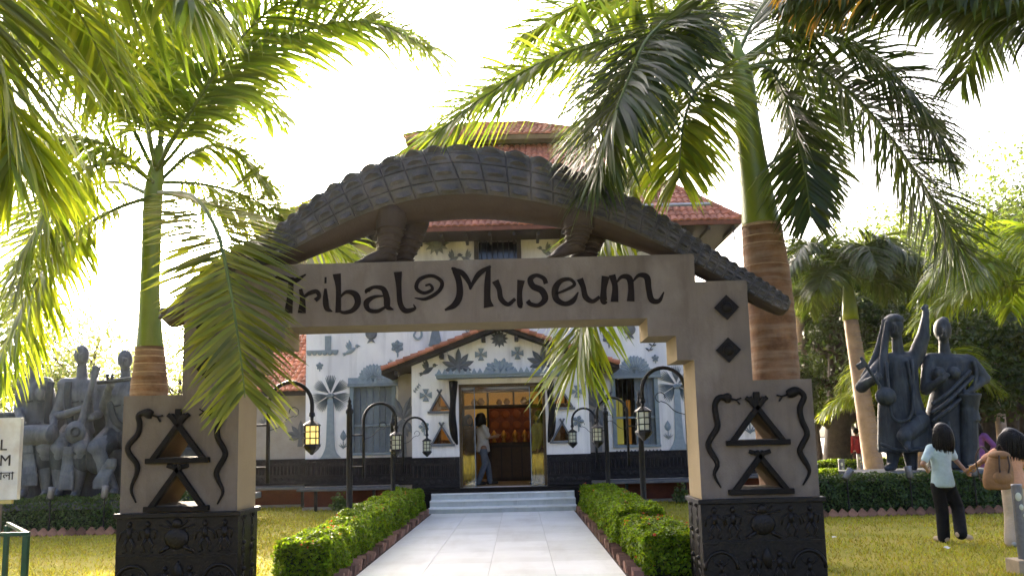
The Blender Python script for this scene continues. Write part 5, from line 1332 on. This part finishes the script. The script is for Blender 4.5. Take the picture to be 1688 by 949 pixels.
def dancers():
    Y0 = 16.4
    def S(x, y, d=0): return at(1400+x/2.156, 490+y/2.156, Y0+d)
    k = Y0/F/2.156
    b = S(290, 610); zt = S(290, 612).z
    t = thing('statue_group', (b.x, Y0, 0), 'dark grey statue of two standing dancers, one arm raised, on a slab', 'statue')
    MB().box(S(30,620).x, S(520,620).x, Y0-.75, Y0+1.0, zt-.13, zt).build('slab', PLINTH, t, bevel=.02)
    MB().box(S(50,620).x, S(500,620).x, Y0-.6, Y0+.85, 0, zt-.132).build('plinth', CONC, t)
    def head(m, x, y):
        m.ell(S(x, y, -.02), (29*k, 34*k, 42*k)); m.cap(S(x+2, y+28, -.08), 17*k); m.ell(S(x+6, y+6, -.22), (5*k, 8*k, 13*k))
        m.cap(S(x, y-8, -.19), 4*k, S(x+20, y-8, -.17), 4*k); m.cap(S(x-2, y+24, -.19), 4*k, S(x+12, y+24, -.19), 4*k)
    def hand(m, p, d, s=1):
        d = Vector(d).normalized(); u = d.cross(Vector((0,1,0))).normalized()
        for q in range(4): m.cap(p, 6*k*s, p+d*(20-abs(q-1.5)*3)*k*s+u*(q-1.5)*6*k*s, 4.2*k*s)
        m.cap(p, 6*k*s, p+d*6*k+u*15*k*s, 4.5*k*s)
    # the man: headscarf, long robe, raised left arm, gourd fiddle
    m = MB(); head(m, 160, 102)
    m.cap(S(168,135,0), 17*k, S(174,205,.02), 21*k)
    m.cap(S(128,222,0), 26*k, S(232,218,0), 26*k)
    m.loft([(S(x, y, .05), w_*k, d*k) for y, x, w_, d in ((204,176,34,26),(222,176,62,48),(290,176,66,58),(350,178,70,60),(410,186,82,64),(470,196,92,68),(535,200,96,70),(548,200,92,66))])
    m.cap(S(232,222,0), 29*k, S(262,140,-.05), 24*k); m.cap(S(262,140,-.05), 22*k, S(270,72,-.05), 13*k); m.cap(S(270,76,-.05), 12*k, S(272,52,-.05), 12*k); hand(m, S(272,45,-.05), (0,0,1))
    m.cap(S(118,235,0), 26*k, S(44,318,-.15), 22*k); m.cap(S(44,318,-.15), 20*k, S(92,288,-.4), 14*k); hand(m, S(96,284,-.42), (1,0,.3))
    m.cap(S(250,440,-.2), 36*k, S(196,492,-.5), 26*k); m.cap(S(196,492,-.5), 22*k, S(206,528,-.55), 12*k); m.cap(S(204,525,-.55), 10*k, S(212,540,-.75), 8*k)
    m.cap(S(158,540,0), 26*k, S(152,592,0), 18*k); m.cap(S(154,600,0), 15*k, S(134,606,-.25), 11*k)
    m.cap(S(215,540,.15), 26*k, S(222,600,.15), 20*k)
    f = blob(m, 'dancing_man', STAT, .022, t, None, 2)
    m = MB(); m.tube(cr([tuple(S(132,78,0)), tuple(S(120,150,.1)), tuple(S(98,230,.1)), tuple(S(62,300,.1))], 16), np.linspace(16,30,16)*k, 10, .6)
    m.tube(cr([tuple(S(138,85,-.1)), tuple(S(126,170,-.12)), tuple(S(120,250,-.2)), tuple(S(118,330,-.2))], 16), np.linspace(12,18,16)*k, 10, .6)
    m.ell(S(158,82,0), (35*k,38*k,24*k)); blob(m, 'headscarf', STAT, .02, f, None, 2)
    m = MB(); m.tube([S(40,212,-.5), S(122,335,-.5)], [6*k]*2, 8); m.obox(S(44,240,-.5), (36*k,.08,22*k), Matrix.Rotation(-.5,3,'Y')); m.ell(S(130,352,-.5), (35*k,.17,33*k)); blob(m, 'gourd_fiddle', STAT, .018, f, None, 2)
    for pts in ([(132,230,-.26),(140,330,-.34),(150,420,-.4),(190,440,-.42),(225,400,-.38),(224,220,-.24)], [(205,225,-.26),(222,320,-.3),(232,420,-.38)], [(110,520,-.3),(190,545,-.46),(285,530,-.3)]):
        m = MB(); m.tube(cr([tuple(S(*p)) for p in pts], 24), 6*k, 6); m.build('robe_fold', STAT, f, smooth=True)
    # the woman: sari over one shoulder, hand on a drum stand
    m = MB(); head(m, 331, 114); m.ell(S(335,84,.12), (18*k,20*k,16*k))
    m.cap(S(335,150,0), 16*k, S(340,205,.02), 21*k)
    m.cap(S(288,222,0), 26*k, S(425,228,0), 26*k)
    m.loft([(S(x, y, .05), w_*k, d*k) for y, x, w_, d in ((208,352,36,26),(226,355,74,46),(290,352,70,56),(330,350,58,50),(370,350,66,56),(420,352,78,60),(500,355,82,62),(606,360,84,64))])
    for x in (318,372): m.ell(S(x, 268, -.26), (22*k, 22*k, 22*k))
    m.cap(S(284,232,0), 25*k, S(272,328,-.1), 20*k); m.cap(S(272,328,-.1), 19*k, S(335,290,-.42), 12*k); hand(m, S(340,286,-.44), (.5,0,.8))
    m.cap(S(428,236,0), 30*k, S(478,288,0), 22*k); m.cap(S(478,288,0), 19*k, S(430,332,-.25), 12*k); hand(m, S(424,334,-.28), (-1,0,-.2))
    m.cap(S(320,600,-.2), 18*k, S(312,606,-.4), 11*k)
    g = blob(m, 'standing_woman', STAT, .022, t, None, 2)
    m = MB(); m.lathe([(16*k,-.55),(30*k,-.5),(26*k,-.3),(34*k,-.12),(40*k,-.03),(41*k,0),(36*k,.012)], S(424,344,-.3), 20); m.cap(S(424,400,-.3), 28*k, S(424,585,-.25), 34*k); blob(m, 'drum_stand', STAT, .02, g, None, 1)
    for pts in ([(292,380,-.3),(350,340,-.36),(430,260,-.22)], [(292,410,-.32),(350,370,-.38),(440,280,-.2)], [(296,440,-.36),(350,400,-.42),(420,340,-.3)], [(440,225,-.18),(452,270,-.2),(440,330,-.25)], [(310,450,-.38),(320,520,-.4),(318,590,-.38)], [(350,440,-.4),(362,520,-.42),(360,595,-.4)]):
        m = MB(); m.tube(cr([tuple(S(*p)) for p in pts], 20), 7*k, 6); m.build('sari_fold', STAT, g, smooth=True)
dancers()

# ------------------------------------------------------------------ lamp posts
def lamp(label, x, y, side, lit, zt=2.08, grp=None):
    """post with finial, ladder rungs to a second pipe that arches over and carries a lantern"""
    t = thing('street_lamp', (x, y, 0), label, 'street lamp', grp); V = Vector
    m = MB(); m.lathe([(.06,0),(.06,.1),(.045,.13),(.042,zt-.12),(.055,zt-.10),(.055,zt-.06),(.03,zt-.03),(.035,zt),(.02,zt+.03),(.028,zt+.06),(.012,zt+.09),(.004,zt+.13)], (x,y,0), 12); m.build('post', IRON, t, smooth=True)
    MB().box(x-.09, x+.09, y-.09, y+.09, 0, .03).build('base_plate', IRON, t)
    s = side; x1 = x+s*.20; r = .23
    pts = [(x1, y, zt-1.02), (x1, y, zt-.4), (x1, y, zt-.22)] + [(x1+s*(r-r*math.cos(a)), y, zt-.22+r*1.05*math.sin(a)) for a in np.linspace(.2, math.pi, 14)] + [(x1+s*2*r, y, zt-.30)]
    m = MB(); m.tube(pts, .021, 9); m.build('arch_arm', IRON, t, smooth=True)
    for z in (zt-.42, zt-.86): MB().tube([(x,y,z),(x1,y,z)], .012, 7).build('rung', IRON, t)
    m = MB(); m.tube(cr([(x1, y, zt-.48), (x1+s*.12, y, zt-.44), (x1+s*.20, y, zt-.36), (x1+s*.27, y, zt-.33)], 12), .005, 5); m.tube([(x1+s*(.27+.05*math.cos(a)), y, zt-.29+.05*math.sin(a)) for a in np.linspace(-1.5, 3.4, 14)], .005, 5); m.build('scroll', IRON, t)
    L = (x1+s*2*r, y, zt-.30); R_ = .078
    m = MB(); m.lathe([(.028,0),(.034,-.035),(.018,-.05),(.02,-.08),(.09,-.125),(.094,-.14),(.085,-.142)], L, 8); hd = m.build('lantern_cap', IRON, t)
    MB().lathe([(.068,-.142),(.068,-.33)], L, 8).build('lantern_glass', LAMPW if lit else LAMPD, t)
    m = MB()
    for k in range(8):
        a = 2*math.pi*k/8; m.tube([(L[0]+R_*math.cos(a), y+R_*math.sin(a), L[2]-.14), (L[0]+R_*math.cos(a), y+R_*math.sin(a), L[2]-.335)], .006, 5)
    for z in (-.20,-.268,-.332): m.tube([(L[0]+R_*math.cos(a), y+R_*math.sin(a), L[2]+z) for a in np.linspace(0, 2*math.pi, 9)], .006, 5, cap=False)
    m.build('lantern_cage', IRON, t)
    MB().lathe([(.09,-.335),(.094,-.35),(.07,-.385),(.03,-.42),(.012,-.44)], L, 8).build('lantern_bottom', IRON, t)
    if lit:
        o = bpy.data.objects.new('lamp_bulb', bpy.data.lights.new('lamp_bulb', 'POINT')); COL.objects.link(o); o.parent = t; o.location = Vector((L[0], y, L[2]-.24))-ROOT[t.name]; o.data.energy = .3; o.data.color = (1,.75,.4); o.data.shadow_soft_size = .05
LXA, LXB = -2.40, 1.83
lamp('black arched lamp with glowing yellow lantern close behind the left gate pillar', -2.83, 8.95, 1, True, 2.06)
lamp('black arched lamp with pale lantern standing midway along the left hedge', LXA, 12.1, 1, False, 1.97)
lamp('black arched lamp with pale lantern by the steps left of the door', LXB-4.28, 16.6, 1, False, 1.9)
lamp('black arched lamp with pale lantern close behind the right gate pillar', 1.97, 9.0, -1, False, 2.12)
lamp('black arched lamp with pale lantern standing midway along the right hedge', 1.86, 13.1, -1, False, 2.02)
lamp('black arched lamp with pale lantern by the steps right of the door', 1.70, 16.7, -1, False, 2.0)

# ------------------------------------------------------------------ people
SKIN = mat('skin', (.34,.19,.12), (.30,.165,.10), 9, .55, .03); HAIR = mat('black_hair', (.003,.0025,.0025), (.006,.0045,.004), 14, .45, .5, 60, spec=.2)
def cloth(n, c, b=.9): return mat(n, c, tuple(q*.74 for q in c), 6, .85, b, 11)
def person(label, J, h, top, bot, shoe, hairlen=.5, sleeve=.5, vox=.014, group=None, origin=None, wide=1.0, flare=1.0, hw=.125, topname='shirt', botname='trousers'):
    """J: joints in metres (world). h: standing height used for the thicknesses"""
    s = h/1.6; j = {k: Vector(v) for k, v in J.items()}
    org = origin or Vector(((j['footL'].x+j['footR'].x)/2, (j['footL'].y+j['footR'].y)/2, 0))
    m = MB(); c = m.cap
    fwd = j.get('look', Vector((0,1,0))).normalized(); rt = fwd.cross(UP).normalized()
    H = j['head']
    m.ell(H, (.075*s,.092*s,.108*s)); c(H+fwd*.02*s-UP*.06*s, .055*s); m.ell(H+fwd*.10*s-UP*.01*s, (.013*s,.02*s,.022*s))
    for sg in (-1, 1): m.ell(H+rt*sg*.078*s-UP*.01*s, (.012*s,.02*s,.03*s)); m.ell(H+fwd*.083*s+rt*sg*.03*s+UP*.005*s, (.014*s,.012*s,.01*s))
    m.ell(H+fwd*.088*s-UP*.055*s, (.026*s,.012*s,.009*s))
    ck = (j['shL']+j['shR'])/2; pel = (j['hipL']+j['hipR'])/2
    c(H-UP*.07*s, .046*s, ck+UP*.02*s, .055*s); c(j['shL'], .055*s, j['shR'], .055*s)
    m.loft([(ck.lerp(pel, u), w_*s*wide, w_*.75*s*wide) for u, w_ in ((-.06,.08),(.1,.125),(.4,.115),(.65,.10),(.9,.12),(1.05,.12))], 16, 12)
    m.ell(pel, (.135*s*wide,.10*s*wide,.11*s))
    for q in 'LR':
        hp, kn, ft = j['hip'+q], j['knee'+q], j['foot'+q]
        c(hp, .078*s*wide, kn, .052*s); c(kn, .05*s, ft+UP*.08*s, .034*s); fd = j.get('toe'+q, fwd); fd = Vector(fd).normalized(); c(ft+UP*.035*s-fd*.03*s, .033*s, ft+UP*.028*s+fd*.12*s, .024*s)
        sh, el, ha = j['sh'+q], j['el'+q], j['ha'+q]
        c(sh, .045*s, el, .035*s); c(el, .034*s, ha, .024*s)
        d = (ha-el).normalized(); sd = d.cross(fwd if abs(d.dot(fwd)) < .9 else UP).normalized()
        m.ell(ha+d*.035*s, (.032*s,.026*s,.036*s))
        for f in range(4):
            b0 = ha+d*.055*s+sd*(f-1.5)*.016*s; c(b0, .010*s, b0+d*(.045-.006*abs(f-1.2))*s+fwd*.012*s, .008*s)
        c(ha+d*.02*s, .011*s, ha+d*.05*s+sd*.05*s, .009*s)
    body = blob(m, 'person', SKIN, vox*.8, None, org, 1, (label, 'person', group))
    # shirt
    m = MB(); c = m.cap; c(j['shL'], .066*s, j['shR'], .066*s)
    m.loft([(ck.lerp(pel, u), w_*s*wide, w_*.8*s*wide) for u, w_ in ((-.08,.07),(.08,.145),(.35,.138),(.6,.13),(.85,.146),(1.10,.158),(1.16,.156))], 18, 16)
    for q in 'LR': c(j['sh'+q], .063*s, j['sh'+q].lerp(j['el'+q], sleeve*1.6 if sleeve <= .62 else 1), .055*s)
    if sleeve > .62:
        for q in 'LR': c(j['el'+q], .052*s, j['ha'+q], .042*s)
    blob(m, topname, top, vox, body, None, 2)
    m = MB(); c = m.cap; m.ell(pel-UP*.05*s, (.143*s*wide,.112*s*wide,.10*s))
    for q in 'LR':
        hp, kn, ft = j['hip'+q], j['knee'+q], j['foot'+q]
        c(hp-UP*.05*s, .09*s*wide, kn, .070*s*flare); c(kn, .069*s*flare, ft+UP*.06*s, .066*s*flare)
    blob(m, botname, bot, vox, body, None, 2)
    for q in 'LR':
        ft = j['foot'+q]; fd = Vector(j.get('toe'+q, fwd)).normalized(); m = MB(); m.cap(ft+UP*.046*s-fd*.04*s, .048*s, ft+UP*.036*s+fd*.16*s, .036*s); m.obox(ft+UP*.012*s+fd*.05*s, (.08*s,.08*s,.02*s)); blob(m, 'shoe', shoe, vox*.8, body, None, 2)
    if hairlen is not None:
        m = MB(); m.ell(H+UP*.018*s-fwd*.02*s, (.094*s,.105*s,.118*s)); b0 = H-fwd*.045*s
        if hairlen > 0:
            hw_ = hw*s
            m.loft([(b0+UP*.125*s, .03*s, .03*s), (b0+UP*.09*s, .085*s, .08*s), (b0, max(.10*s, hw_*.78), .095*s), (b0-UP*hairlen*.4*s, hw_*.94, .09*s), (b0-UP*hairlen*.75*s, hw_, .08*s), (b0-UP*hairlen*s, hw_*.8, .05*s)], 20, 20)
            lk = MB()
            for k in range(46):
                a = math.pi*(1.0+(k+R.random())/46)*1.0 if fwd.y > 0 else math.pi*k/46
                dx, dy = math.cos(a), math.sin(a); e = hairlen*R.uniform(.88, 1.14)
                lk.tube(cr([tuple(b0+UP*.11*s+Vector((dx*.03,dy*.04,0))*s), tuple(b0+UP*.03*s+Vector((dx*max(.098*s, hw_*.76), dy*.098*s, 0))), tuple(b0-UP*hairlen*.5*s+Vector((dx*hw_*.98+R.gauss(0,.006), dy*.094*s, 0))), tuple(b0-UP*e*s+Vector((dx*hw_*R.uniform(.72,.98), dy*.07*s, 0)))], 12), [.006,.009,.010,.011,.012,.012,.011,.010,.009,.008,.006,.002], 5)
            lk.build('hair_locks', HAIR, body, smooth=True)
        blob(m, 'hair', HAIR, vox*.75, body, None, 1)
    return body
def stand(x, y, z, h, face, pose='stand', sit=0):
    """joint set for a plain upright figure facing angle face (0 = +Y)"""
    s = h/1.6; f = Vector((math.sin(face), math.cos(face), 0)); r = f.cross(UP); B = Vector((x, y, z))
    J = {'look': f, 'head': B+UP*1.47*s}
    for q, sg in (('L',-1),('R',1)):
        J['sh'+q] = B+r*sg*.155*s+UP*1.27*s; J['el'+q] = B+r*sg*.20*s+UP*1.01*s-f*.02; J['ha'+q] = B+r*sg*.19*s+UP*.78*s+f*.06
        J['hip'+q] = B+r*sg*.085*s+UP*.80*s; J['knee'+q] = B+r*sg*.09*s+UP*.44*s+f*.02; J['foot'+q] = B+r*sg*.09*s
    if sit:
        dz = .80*s-sit
        for k in ('head','shL','shR','elL','elR','haL','haR','hipL','hipR'): J[k] = J[k]-UP*dz
        for q in 'LR': J['knee'+q] = J['hip'+q]+f*.40*s+UP*.02; J['foot'+q] = J['hip'+q]+f*.42*s-UP*(sit); J['ha'+q] = J['hip'+q]+f*.28*s+UP*.06
    return J
def gm(Y0):
    return lambda x, y, d=0: at(1400+x/2.156, 490+y/2.156, Y0+d)
S = gm(11.15)
J = {'look': (-.15,1,0), 'head': S(323,478), 'shL': S(288,537), 'shR': S(354,535), 'elL': S(262,592,-.06), 'haL': S(278,612,.16), 'elR': S(378,578,.02), 'haR': S(416,618,-.12),
     'hipL': S(312,655), 'hipR': S(352,655), 'kneeL': S(330,760,.02), 'kneeR': S(385,748,.0), 'footL': S(338,872), 'footR': S(398,848,-.22), 'toeL': (-.25,1,0), 'toeR': (1,.35,-.25)}
for k in ('footL',): J[k].z = 0.0
J['footR'].z = .07
person('girl with long black hair in pale blue top and black flared trousers', J, 1.5, cloth('blue_top', (.50,.64,.67)), cloth('black_trousers', (.004,.0035,.004)), cloth('beige_shoe', (.55,.42,.28)), .27, .45, flare=1.22, hw=.145)
S = gm(10.6)
J = {'look': (-.12,1,0), 'head': S(566,500), 'shL': S(520,553), 'shR': S(602,555), 'elL': S(470,583,.03), 'haL': S(426,612,.30), 'elR': S(640,610,.02), 'haR': S(632,660,.12),
     'hipL': S(566,660), 'hipR': S(612,660), 'kneeL': S(580,775,.02), 'kneeR': S(622,770,-.05), 'footL': S(580,888), 'footR': S(632,880,-.12), 'toeL': (.2,1,0), 'toeR': (.3,1,0)}
for k in ('footL','footR'): J[k].z = 0.0
g2 = person('girl in peach top and cream trousers holding the other girl by the hand', J, 1.6, cloth('peach_top', (.68,.36,.22)), cloth('cream_trousers', (.62,.50,.38)), cloth('white_shoe', (.7,.68,.66)), .26, .45, flare=1.3, hw=.185)
a, c = S(468,600,-.1), S(426,612,.28); m = MB(); p = a.lerp(c, .72); d = (c-a).normalized(); u = d.cross(UP).normalized(); w_ = u.cross(d)
m.tube([p+(u*math.cos(q)+w_*math.sin(q))*.036 for q in np.linspace(0, 6.3, 14)], .007, 6, cap=False); m.build('bangle', GOLD, g2)
bp_ = S(530,612,-.20); BAG = mat('tan_canvas', (.27,.145,.065), (.21,.11,.05), 7, .7, .3, 30); BAGD = mat('dark_leather', (.05,.026,.015), None, 9, .5, .1)
bag = thing('backpack', tuple(S(530,665,-.17)), 'tan brown backpack worn by the girl in the peach top', 'backpack')
tilt = Matrix.Rotation(.12, 3, 'Y')
m = MB()
m.loft([(bp_+tilt @ Vector((0,0,z)), wx, wx*.62) for z, wx in ((-.235,.09),(-.22,.155),(-.12,.182),(0,.17),(.10,.145),(.19,.11),(.21,.06))])
blob(m, 'pack', BAG, .013, bag, None, 3)
m = MB(); m.ell(bp_+tilt @ Vector((0,-.085,-.09)), (.12,.05,.09)); blob(m, 'front_pocket', BAG, .012, bag, None, 2)
m = MB(); m.ell(bp_+tilt @ Vector((0,-.01,.17)), (.13,.10,.06)); blob(m, 'flap', BAG, .012, bag, None, 2)
for sg in (-1, 1):
    m = MB(); m.tube(cr([tuple(bp_+tilt @ Vector((sg*.05,-.10,.17))), tuple(bp_+tilt @ Vector((sg*.06,-.125,.06))), tuple(bp_+tilt @ Vector((sg*.05,-.125,-.03)))], 8), .011, 6, .5); m.build('buckle_strap', BAGD, bag)
    m = MB(); m.tube(cr([tuple(bp_+tilt @ Vector((sg*.10,.06,.2))), tuple(bp_+tilt @ Vector((sg*.14,.14,.26))), tuple(bp_+tilt @ Vector((sg*.17,.20,.1))), tuple(bp_+tilt @ Vector((sg*.15,.09,-.16)))], 14), .016, 6, .5); m.build('shoulder_strap', BAGD, bag)
m = MB(); m.tube(cr([tuple(bp_+tilt @ Vector((-.04,.0,.25))), tuple(bp_+tilt @ Vector((0,0,.30))), tuple(bp_+tilt @ Vector((.04,0,.25)))], 8), .009, 6); m.build('handle', BAGD, bag)
# visitors in the doorway and on the far lawn
J = stand(-.83, 19.5, .465, 1.62, 1.35); J['haR'] = J['hipR']+Vector((.3,0,.28)); J['elR'] = J['shR']+Vector((.12,0,-.24)); J['haL'] = J['hipL']+Vector((.28,0,.25)); J['kneeL'] += Vector((.1,0,0)); J['footL'] += Vector((.16,0,0)); J['footR'] += Vector((-.14,0,.0))
person('visitor in white shirt and jeans standing in the open doorway', J, 1.62, cloth('white_shirt', (.62,.60,.58)), cloth('jeans', (.13,.16,.21)), cloth('dark_shoe', (.03,.03,.03)), .18, .5, .016)
person('visitor in lime green tunic behind the right glass panel of the door', stand(.42, 19.0, .465, 1.62, -1.9), 1.62, cloth('lime_tunic', (.40,.42,.07)), cloth('brown_trousers', (.16,.09,.06)), cloth('dark_shoe2', (.03,.03,.03)), .3, .9, .016, topname='tunic')
person('visitor in brown shawl behind the left glass panel of the door', stand(-1.16, 19.9, .465, 1.6, 2.6), 1.6, cloth('brown_shawl', (.16,.10,.06)), cloth('rust_skirt', (.20,.09,.06)), cloth('dark_shoe3', (.03,.03,.03)), .4, .9, .016, topname='shawl', wide=1.1)
bx = at(1392, 740, 31).x
bn = thing('park_bench', (bx, 31, 0), 'dark park bench under the trees by the river', 'bench')
for z, y in ((.44,30.9),(.44,31.06),(.44,31.22)): MB().box(bx-.75, bx+.45, y-.07, y+.07, z-.02, z+.02).build('seat_slat', IRON, bn)
for x in (bx-.65, bx+.35):
    for y in (30.88, 31.25): MB().box(x-.03, x+.03, y-.03, y+.03, 0, .418).build('leg', IRON, bn)
J = stand(bx-.05, 31.05, 0, 1.6, .1, sit=.55); person('person in dark clothes sitting on the far bench', J, 1.6, cloth('dark_top', (.02,.02,.022)), cloth('dark_bottom', (.015,.015,.018)), cloth('dark_shoe4', (.03,.03,.03)), .2, .9, .02)
rx = at(1413, 740, 29.6).x
J = stand(rx, 29.6, 0, 1.6, -.3); person('person in bright red kurta standing next to the far bench', J, 1.58, cloth('red_kurta', (.45,.02,.03)), cloth('maroon_trousers', (.05,.015,.015)), cloth('dark_shoe5', (.03,.03,.03)), .02, .9, .02, topname='kurta')
px_ = at(1612, 740, 18.3); J = stand(px_.x, 18.3, 0, 1.62, .8); J['elR'] = J['shR']+Vector((.12,-.1,-.2)); person('person in purple dress half hidden behind the standing dancers', J, 1.6, cloth('purple_top', (.17,.06,.20)), cloth('purple_skirt', (.15,.055,.18)), cloth('dark_shoe6', (.03,.03,.03)), .2, .9, .02)

# ------------------------------------------------------------------ small street furniture
def spot(x, y, label, tilt, g, z=.62):
    t = thing('spotlight', (x, y, 0), label, 'spotlight', g); m = MB(); m.tube([(x,y,0),(x,y,z)], .014, 6); m.build('stake', IRON, t)
    d = Vector((tilt, .35, 1)).normalized(); p = Vector((x,y,z))
    m = MB(); m.tube([p-d*.07, p-d*.05, p+d*.12, p+d*.14], [.03,.055,.06,.068], 14); m.build('head', STEEL, t, smooth=True)
    m = MB(); m.tube([p+d*.13, p+d*.142], [.052,.052], 14); m.build('lens', LAMPD, t)
for px, tl, lab in ((83,0,'steel spotlight in the hedge below the drummer'),(172,0,'steel spotlight in the hedge below the lute player')):
    q = at(px, 822, 14.94); spot(q.x, 14.94, lab, tl, 'spotlights in the statue hedges', .68)
for px, tl, lab in ((1397,.9,'tilted steel spotlight at the left end of the dancers hedge'),(1501,0,'upright steel spotlight in the hedge under the dancers'),(1607,.1,'steel spotlight in the hedge behind the clasped hands')):
    q = at(px, 800, 14.84); spot(q.x, 14.84, lab, tl, 'spotlights in the statue hedges', .68)
def bollard(x, y, z0, h, r, label, block=False):
    t = thing('bollard_light', (x, y, 0), label, 'bollard')
    if block: MB().box(x-.12, x+.12, y-.12, y+.12, 0, z0).build('concrete_block', mat('cream_concrete', (.40,.32,.22), None, 6, .9), t, bevel=.01)
    else: MB().box(x-r*1.5, x+r*1.5, y-r*1.5, y+r*1.5, 0, .03).build('base_plate', STEEL, t)
    zb = z0 if block else .03
    m = MB(); m.lathe([(r,zb),(r,zb+h-.01),(r*.9,zb+h)], (x,y,0), 18); b = m.build('post', STEEL, t, smooth=False)
    for k, (dz, rr) in enumerate(((.12,.032),(.22,.022),(.30,.014))): m = MB(); m.ell((x-.02+.02*k, y-r, zb+h-dz), (rr,.012,rr*1.3)); m.build('light_slot', LAMPD, b)
q = at(1388, 778, 20.5); bollard(q.x, 20.5, 0, .78, .07, 'grey steel bollard light between the low hedges')
q = at(1418, 770, 26); bollard(q.x, 26, 0, .75, .08, 'grey steel bollard light on the far side of the low hedge')
q = at(1668, 925, 8.6); bollard(q.x+.12, 8.6, .145, .72, .05, 'steel bollard light on a cream block near the walking girls', True)
# railing by the river
for i in range(2):
    x0, x1 = ((6, 24), (24, 46))[i]
    t = thing('railing', ((x0+x1)/2, 50, 0), ('dark thin railing along the river behind the trees', 'dark thin railing continuing along the river at the far right')[i], 'railing')
    for z in (1.25, .7): MB().tube([(x0,50,z),(x1,50,z)], .025, 6).build('rail', IRON, t)
    for x in np.arange(x0, x1, 2.0): MB().tube([(x,50,0),(x,50,1.3)], .03, 6).build('post', IRON, t)
# name board at the left edge
sy = 9.0; c = at(31, 760, sy); zb, ztp = at(20,823,sy).z, at(20,688,sy).z
sg_ = thing('name_board', (c.x-.75, sy, 0), 'white name board with dark capital letters and a line of Bengali script', 'sign')
brd = MB().box(c.x-1.5, c.x, sy, sy+.06, zb, ztp).build('board', mat('board_white', (.72,.70,.70), None, 3, .6, .03, stain=((.5,.42,.36), 5, 1)), sg_, bevel=.004)
MB().box(c.x-1.5, c.x-.05, sy-.012, sy+.03, zb-.04, zb-.002).build('yellow_strip', mat('board_yellow', (.6,.5,.2), None, 5, .7), sg_)
for x in (c.x-1.3, c.x-.25): MB().box(x-.03, x+.03, sy+.062, sy+.12, 0, ztp-.1).build('post', STEEL, sg_)
INK = mat('sign_ink', (.035,.03,.035), None, 9, .7, 0)
def text(body, right, zc, size, Y, parent, bold=.0):
    cu = bpy.data.curves.new('t', 'FONT'); cu.body = body; cu.size = size; cu.align_x = 'RIGHT'; cu.extrude = .002; cu.offset = bold
    o = bpy.data.objects.new('t', cu); COL.objects.link(o); dg = bpy.context.evaluated_depsgraph_get()
    me = bpy.data.meshes.new_from_object(o.evaluated_get(dg)); bpy.data.objects.remove(o)
    me.transform(Matrix.Translation(Vector((right, Y, zc))-ROOT[parent.name]) @ Matrix.Rotation(math.pi/2, 4, 'X')); me.materials.clear(); me.materials.append(INK)
    o = bpy.data.objects.new('lettering', me); COL.objects.link(o); o.parent = parent; ROOT[o.name] = ROOT[parent.name].copy()
q = lambda y: at(12, y, sy).z
text('TRIBAL', at(12,735,sy).x, q(741.5), .165, sy-.004, sg_); text('MUSEUM', at(19,760,sy).x, q(767), .165, sy-.004, sg_)
text('হশালা', at(23,785,sy).x, q(790), .12, sy-.004, sg_, 0)
# green rail in the near left corner
GR = mat('green_paint', (.015,.07,.04), (.01,.045,.028), 9, .5, .1); gy = 7.4
a = at(48, 876, gy); t = thing('green_barrier', (a.x-.8, gy, 0), 'low dark green metal barrier in the near left corner of the lawn', 'barrier')
MB().box(a.x-.045, a.x, gy-.02, gy+.02, 0, a.z-.032).build('post', GR, t); MB().box(a.x-1.6, a.x, gy-.022, gy+.022, a.z-.03, a.z).build('top_rail', GR, t)
MB().box(a.x-1.6, a.x-.047, gy-.015, gy+.015, .10, .13).build('lower_rail', GR, t); MB().box(a.x-1.6, a.x-1.555, gy-.02, gy+.02, 0, a.z-.032).build('post', GR, t)
MB().bar((a.x-.025, gy+.025, a.z-.02), (a.x-.9, gy+1.2, a.z-.02), .03, .03).build('side_rail', GR, t)
MB().box(a.x-.925, a.x-.885, gy+1.18, gy+1.22, 0, a.z-.038).build('post', GR, t)

# ------------------------------------------------------------------ haze in the low sun
hz = MB().box(-262, 262, -62, 322, -1.2, 17.5).build('haze', None); hz['kind'] = 'stuff'
hm = bpy.data.materials.new('haze_air'); hm.use_nodes = True; hn = hm.node_tree.nodes; hn.remove(hn['Principled BSDF'])
pv_ = hn.new('ShaderNodeVolumePrincipled'); pv_.inputs['Color'].default_value = (.95,.93,.88,1); pv_.inputs['Density'].default_value = .00022; pv_.inputs['Anisotropy'].default_value = .6
hm.node_tree.links.new(pv_.outputs[0], hn['Material Output'].inputs['Volume']); hz.data.materials.append(hm)
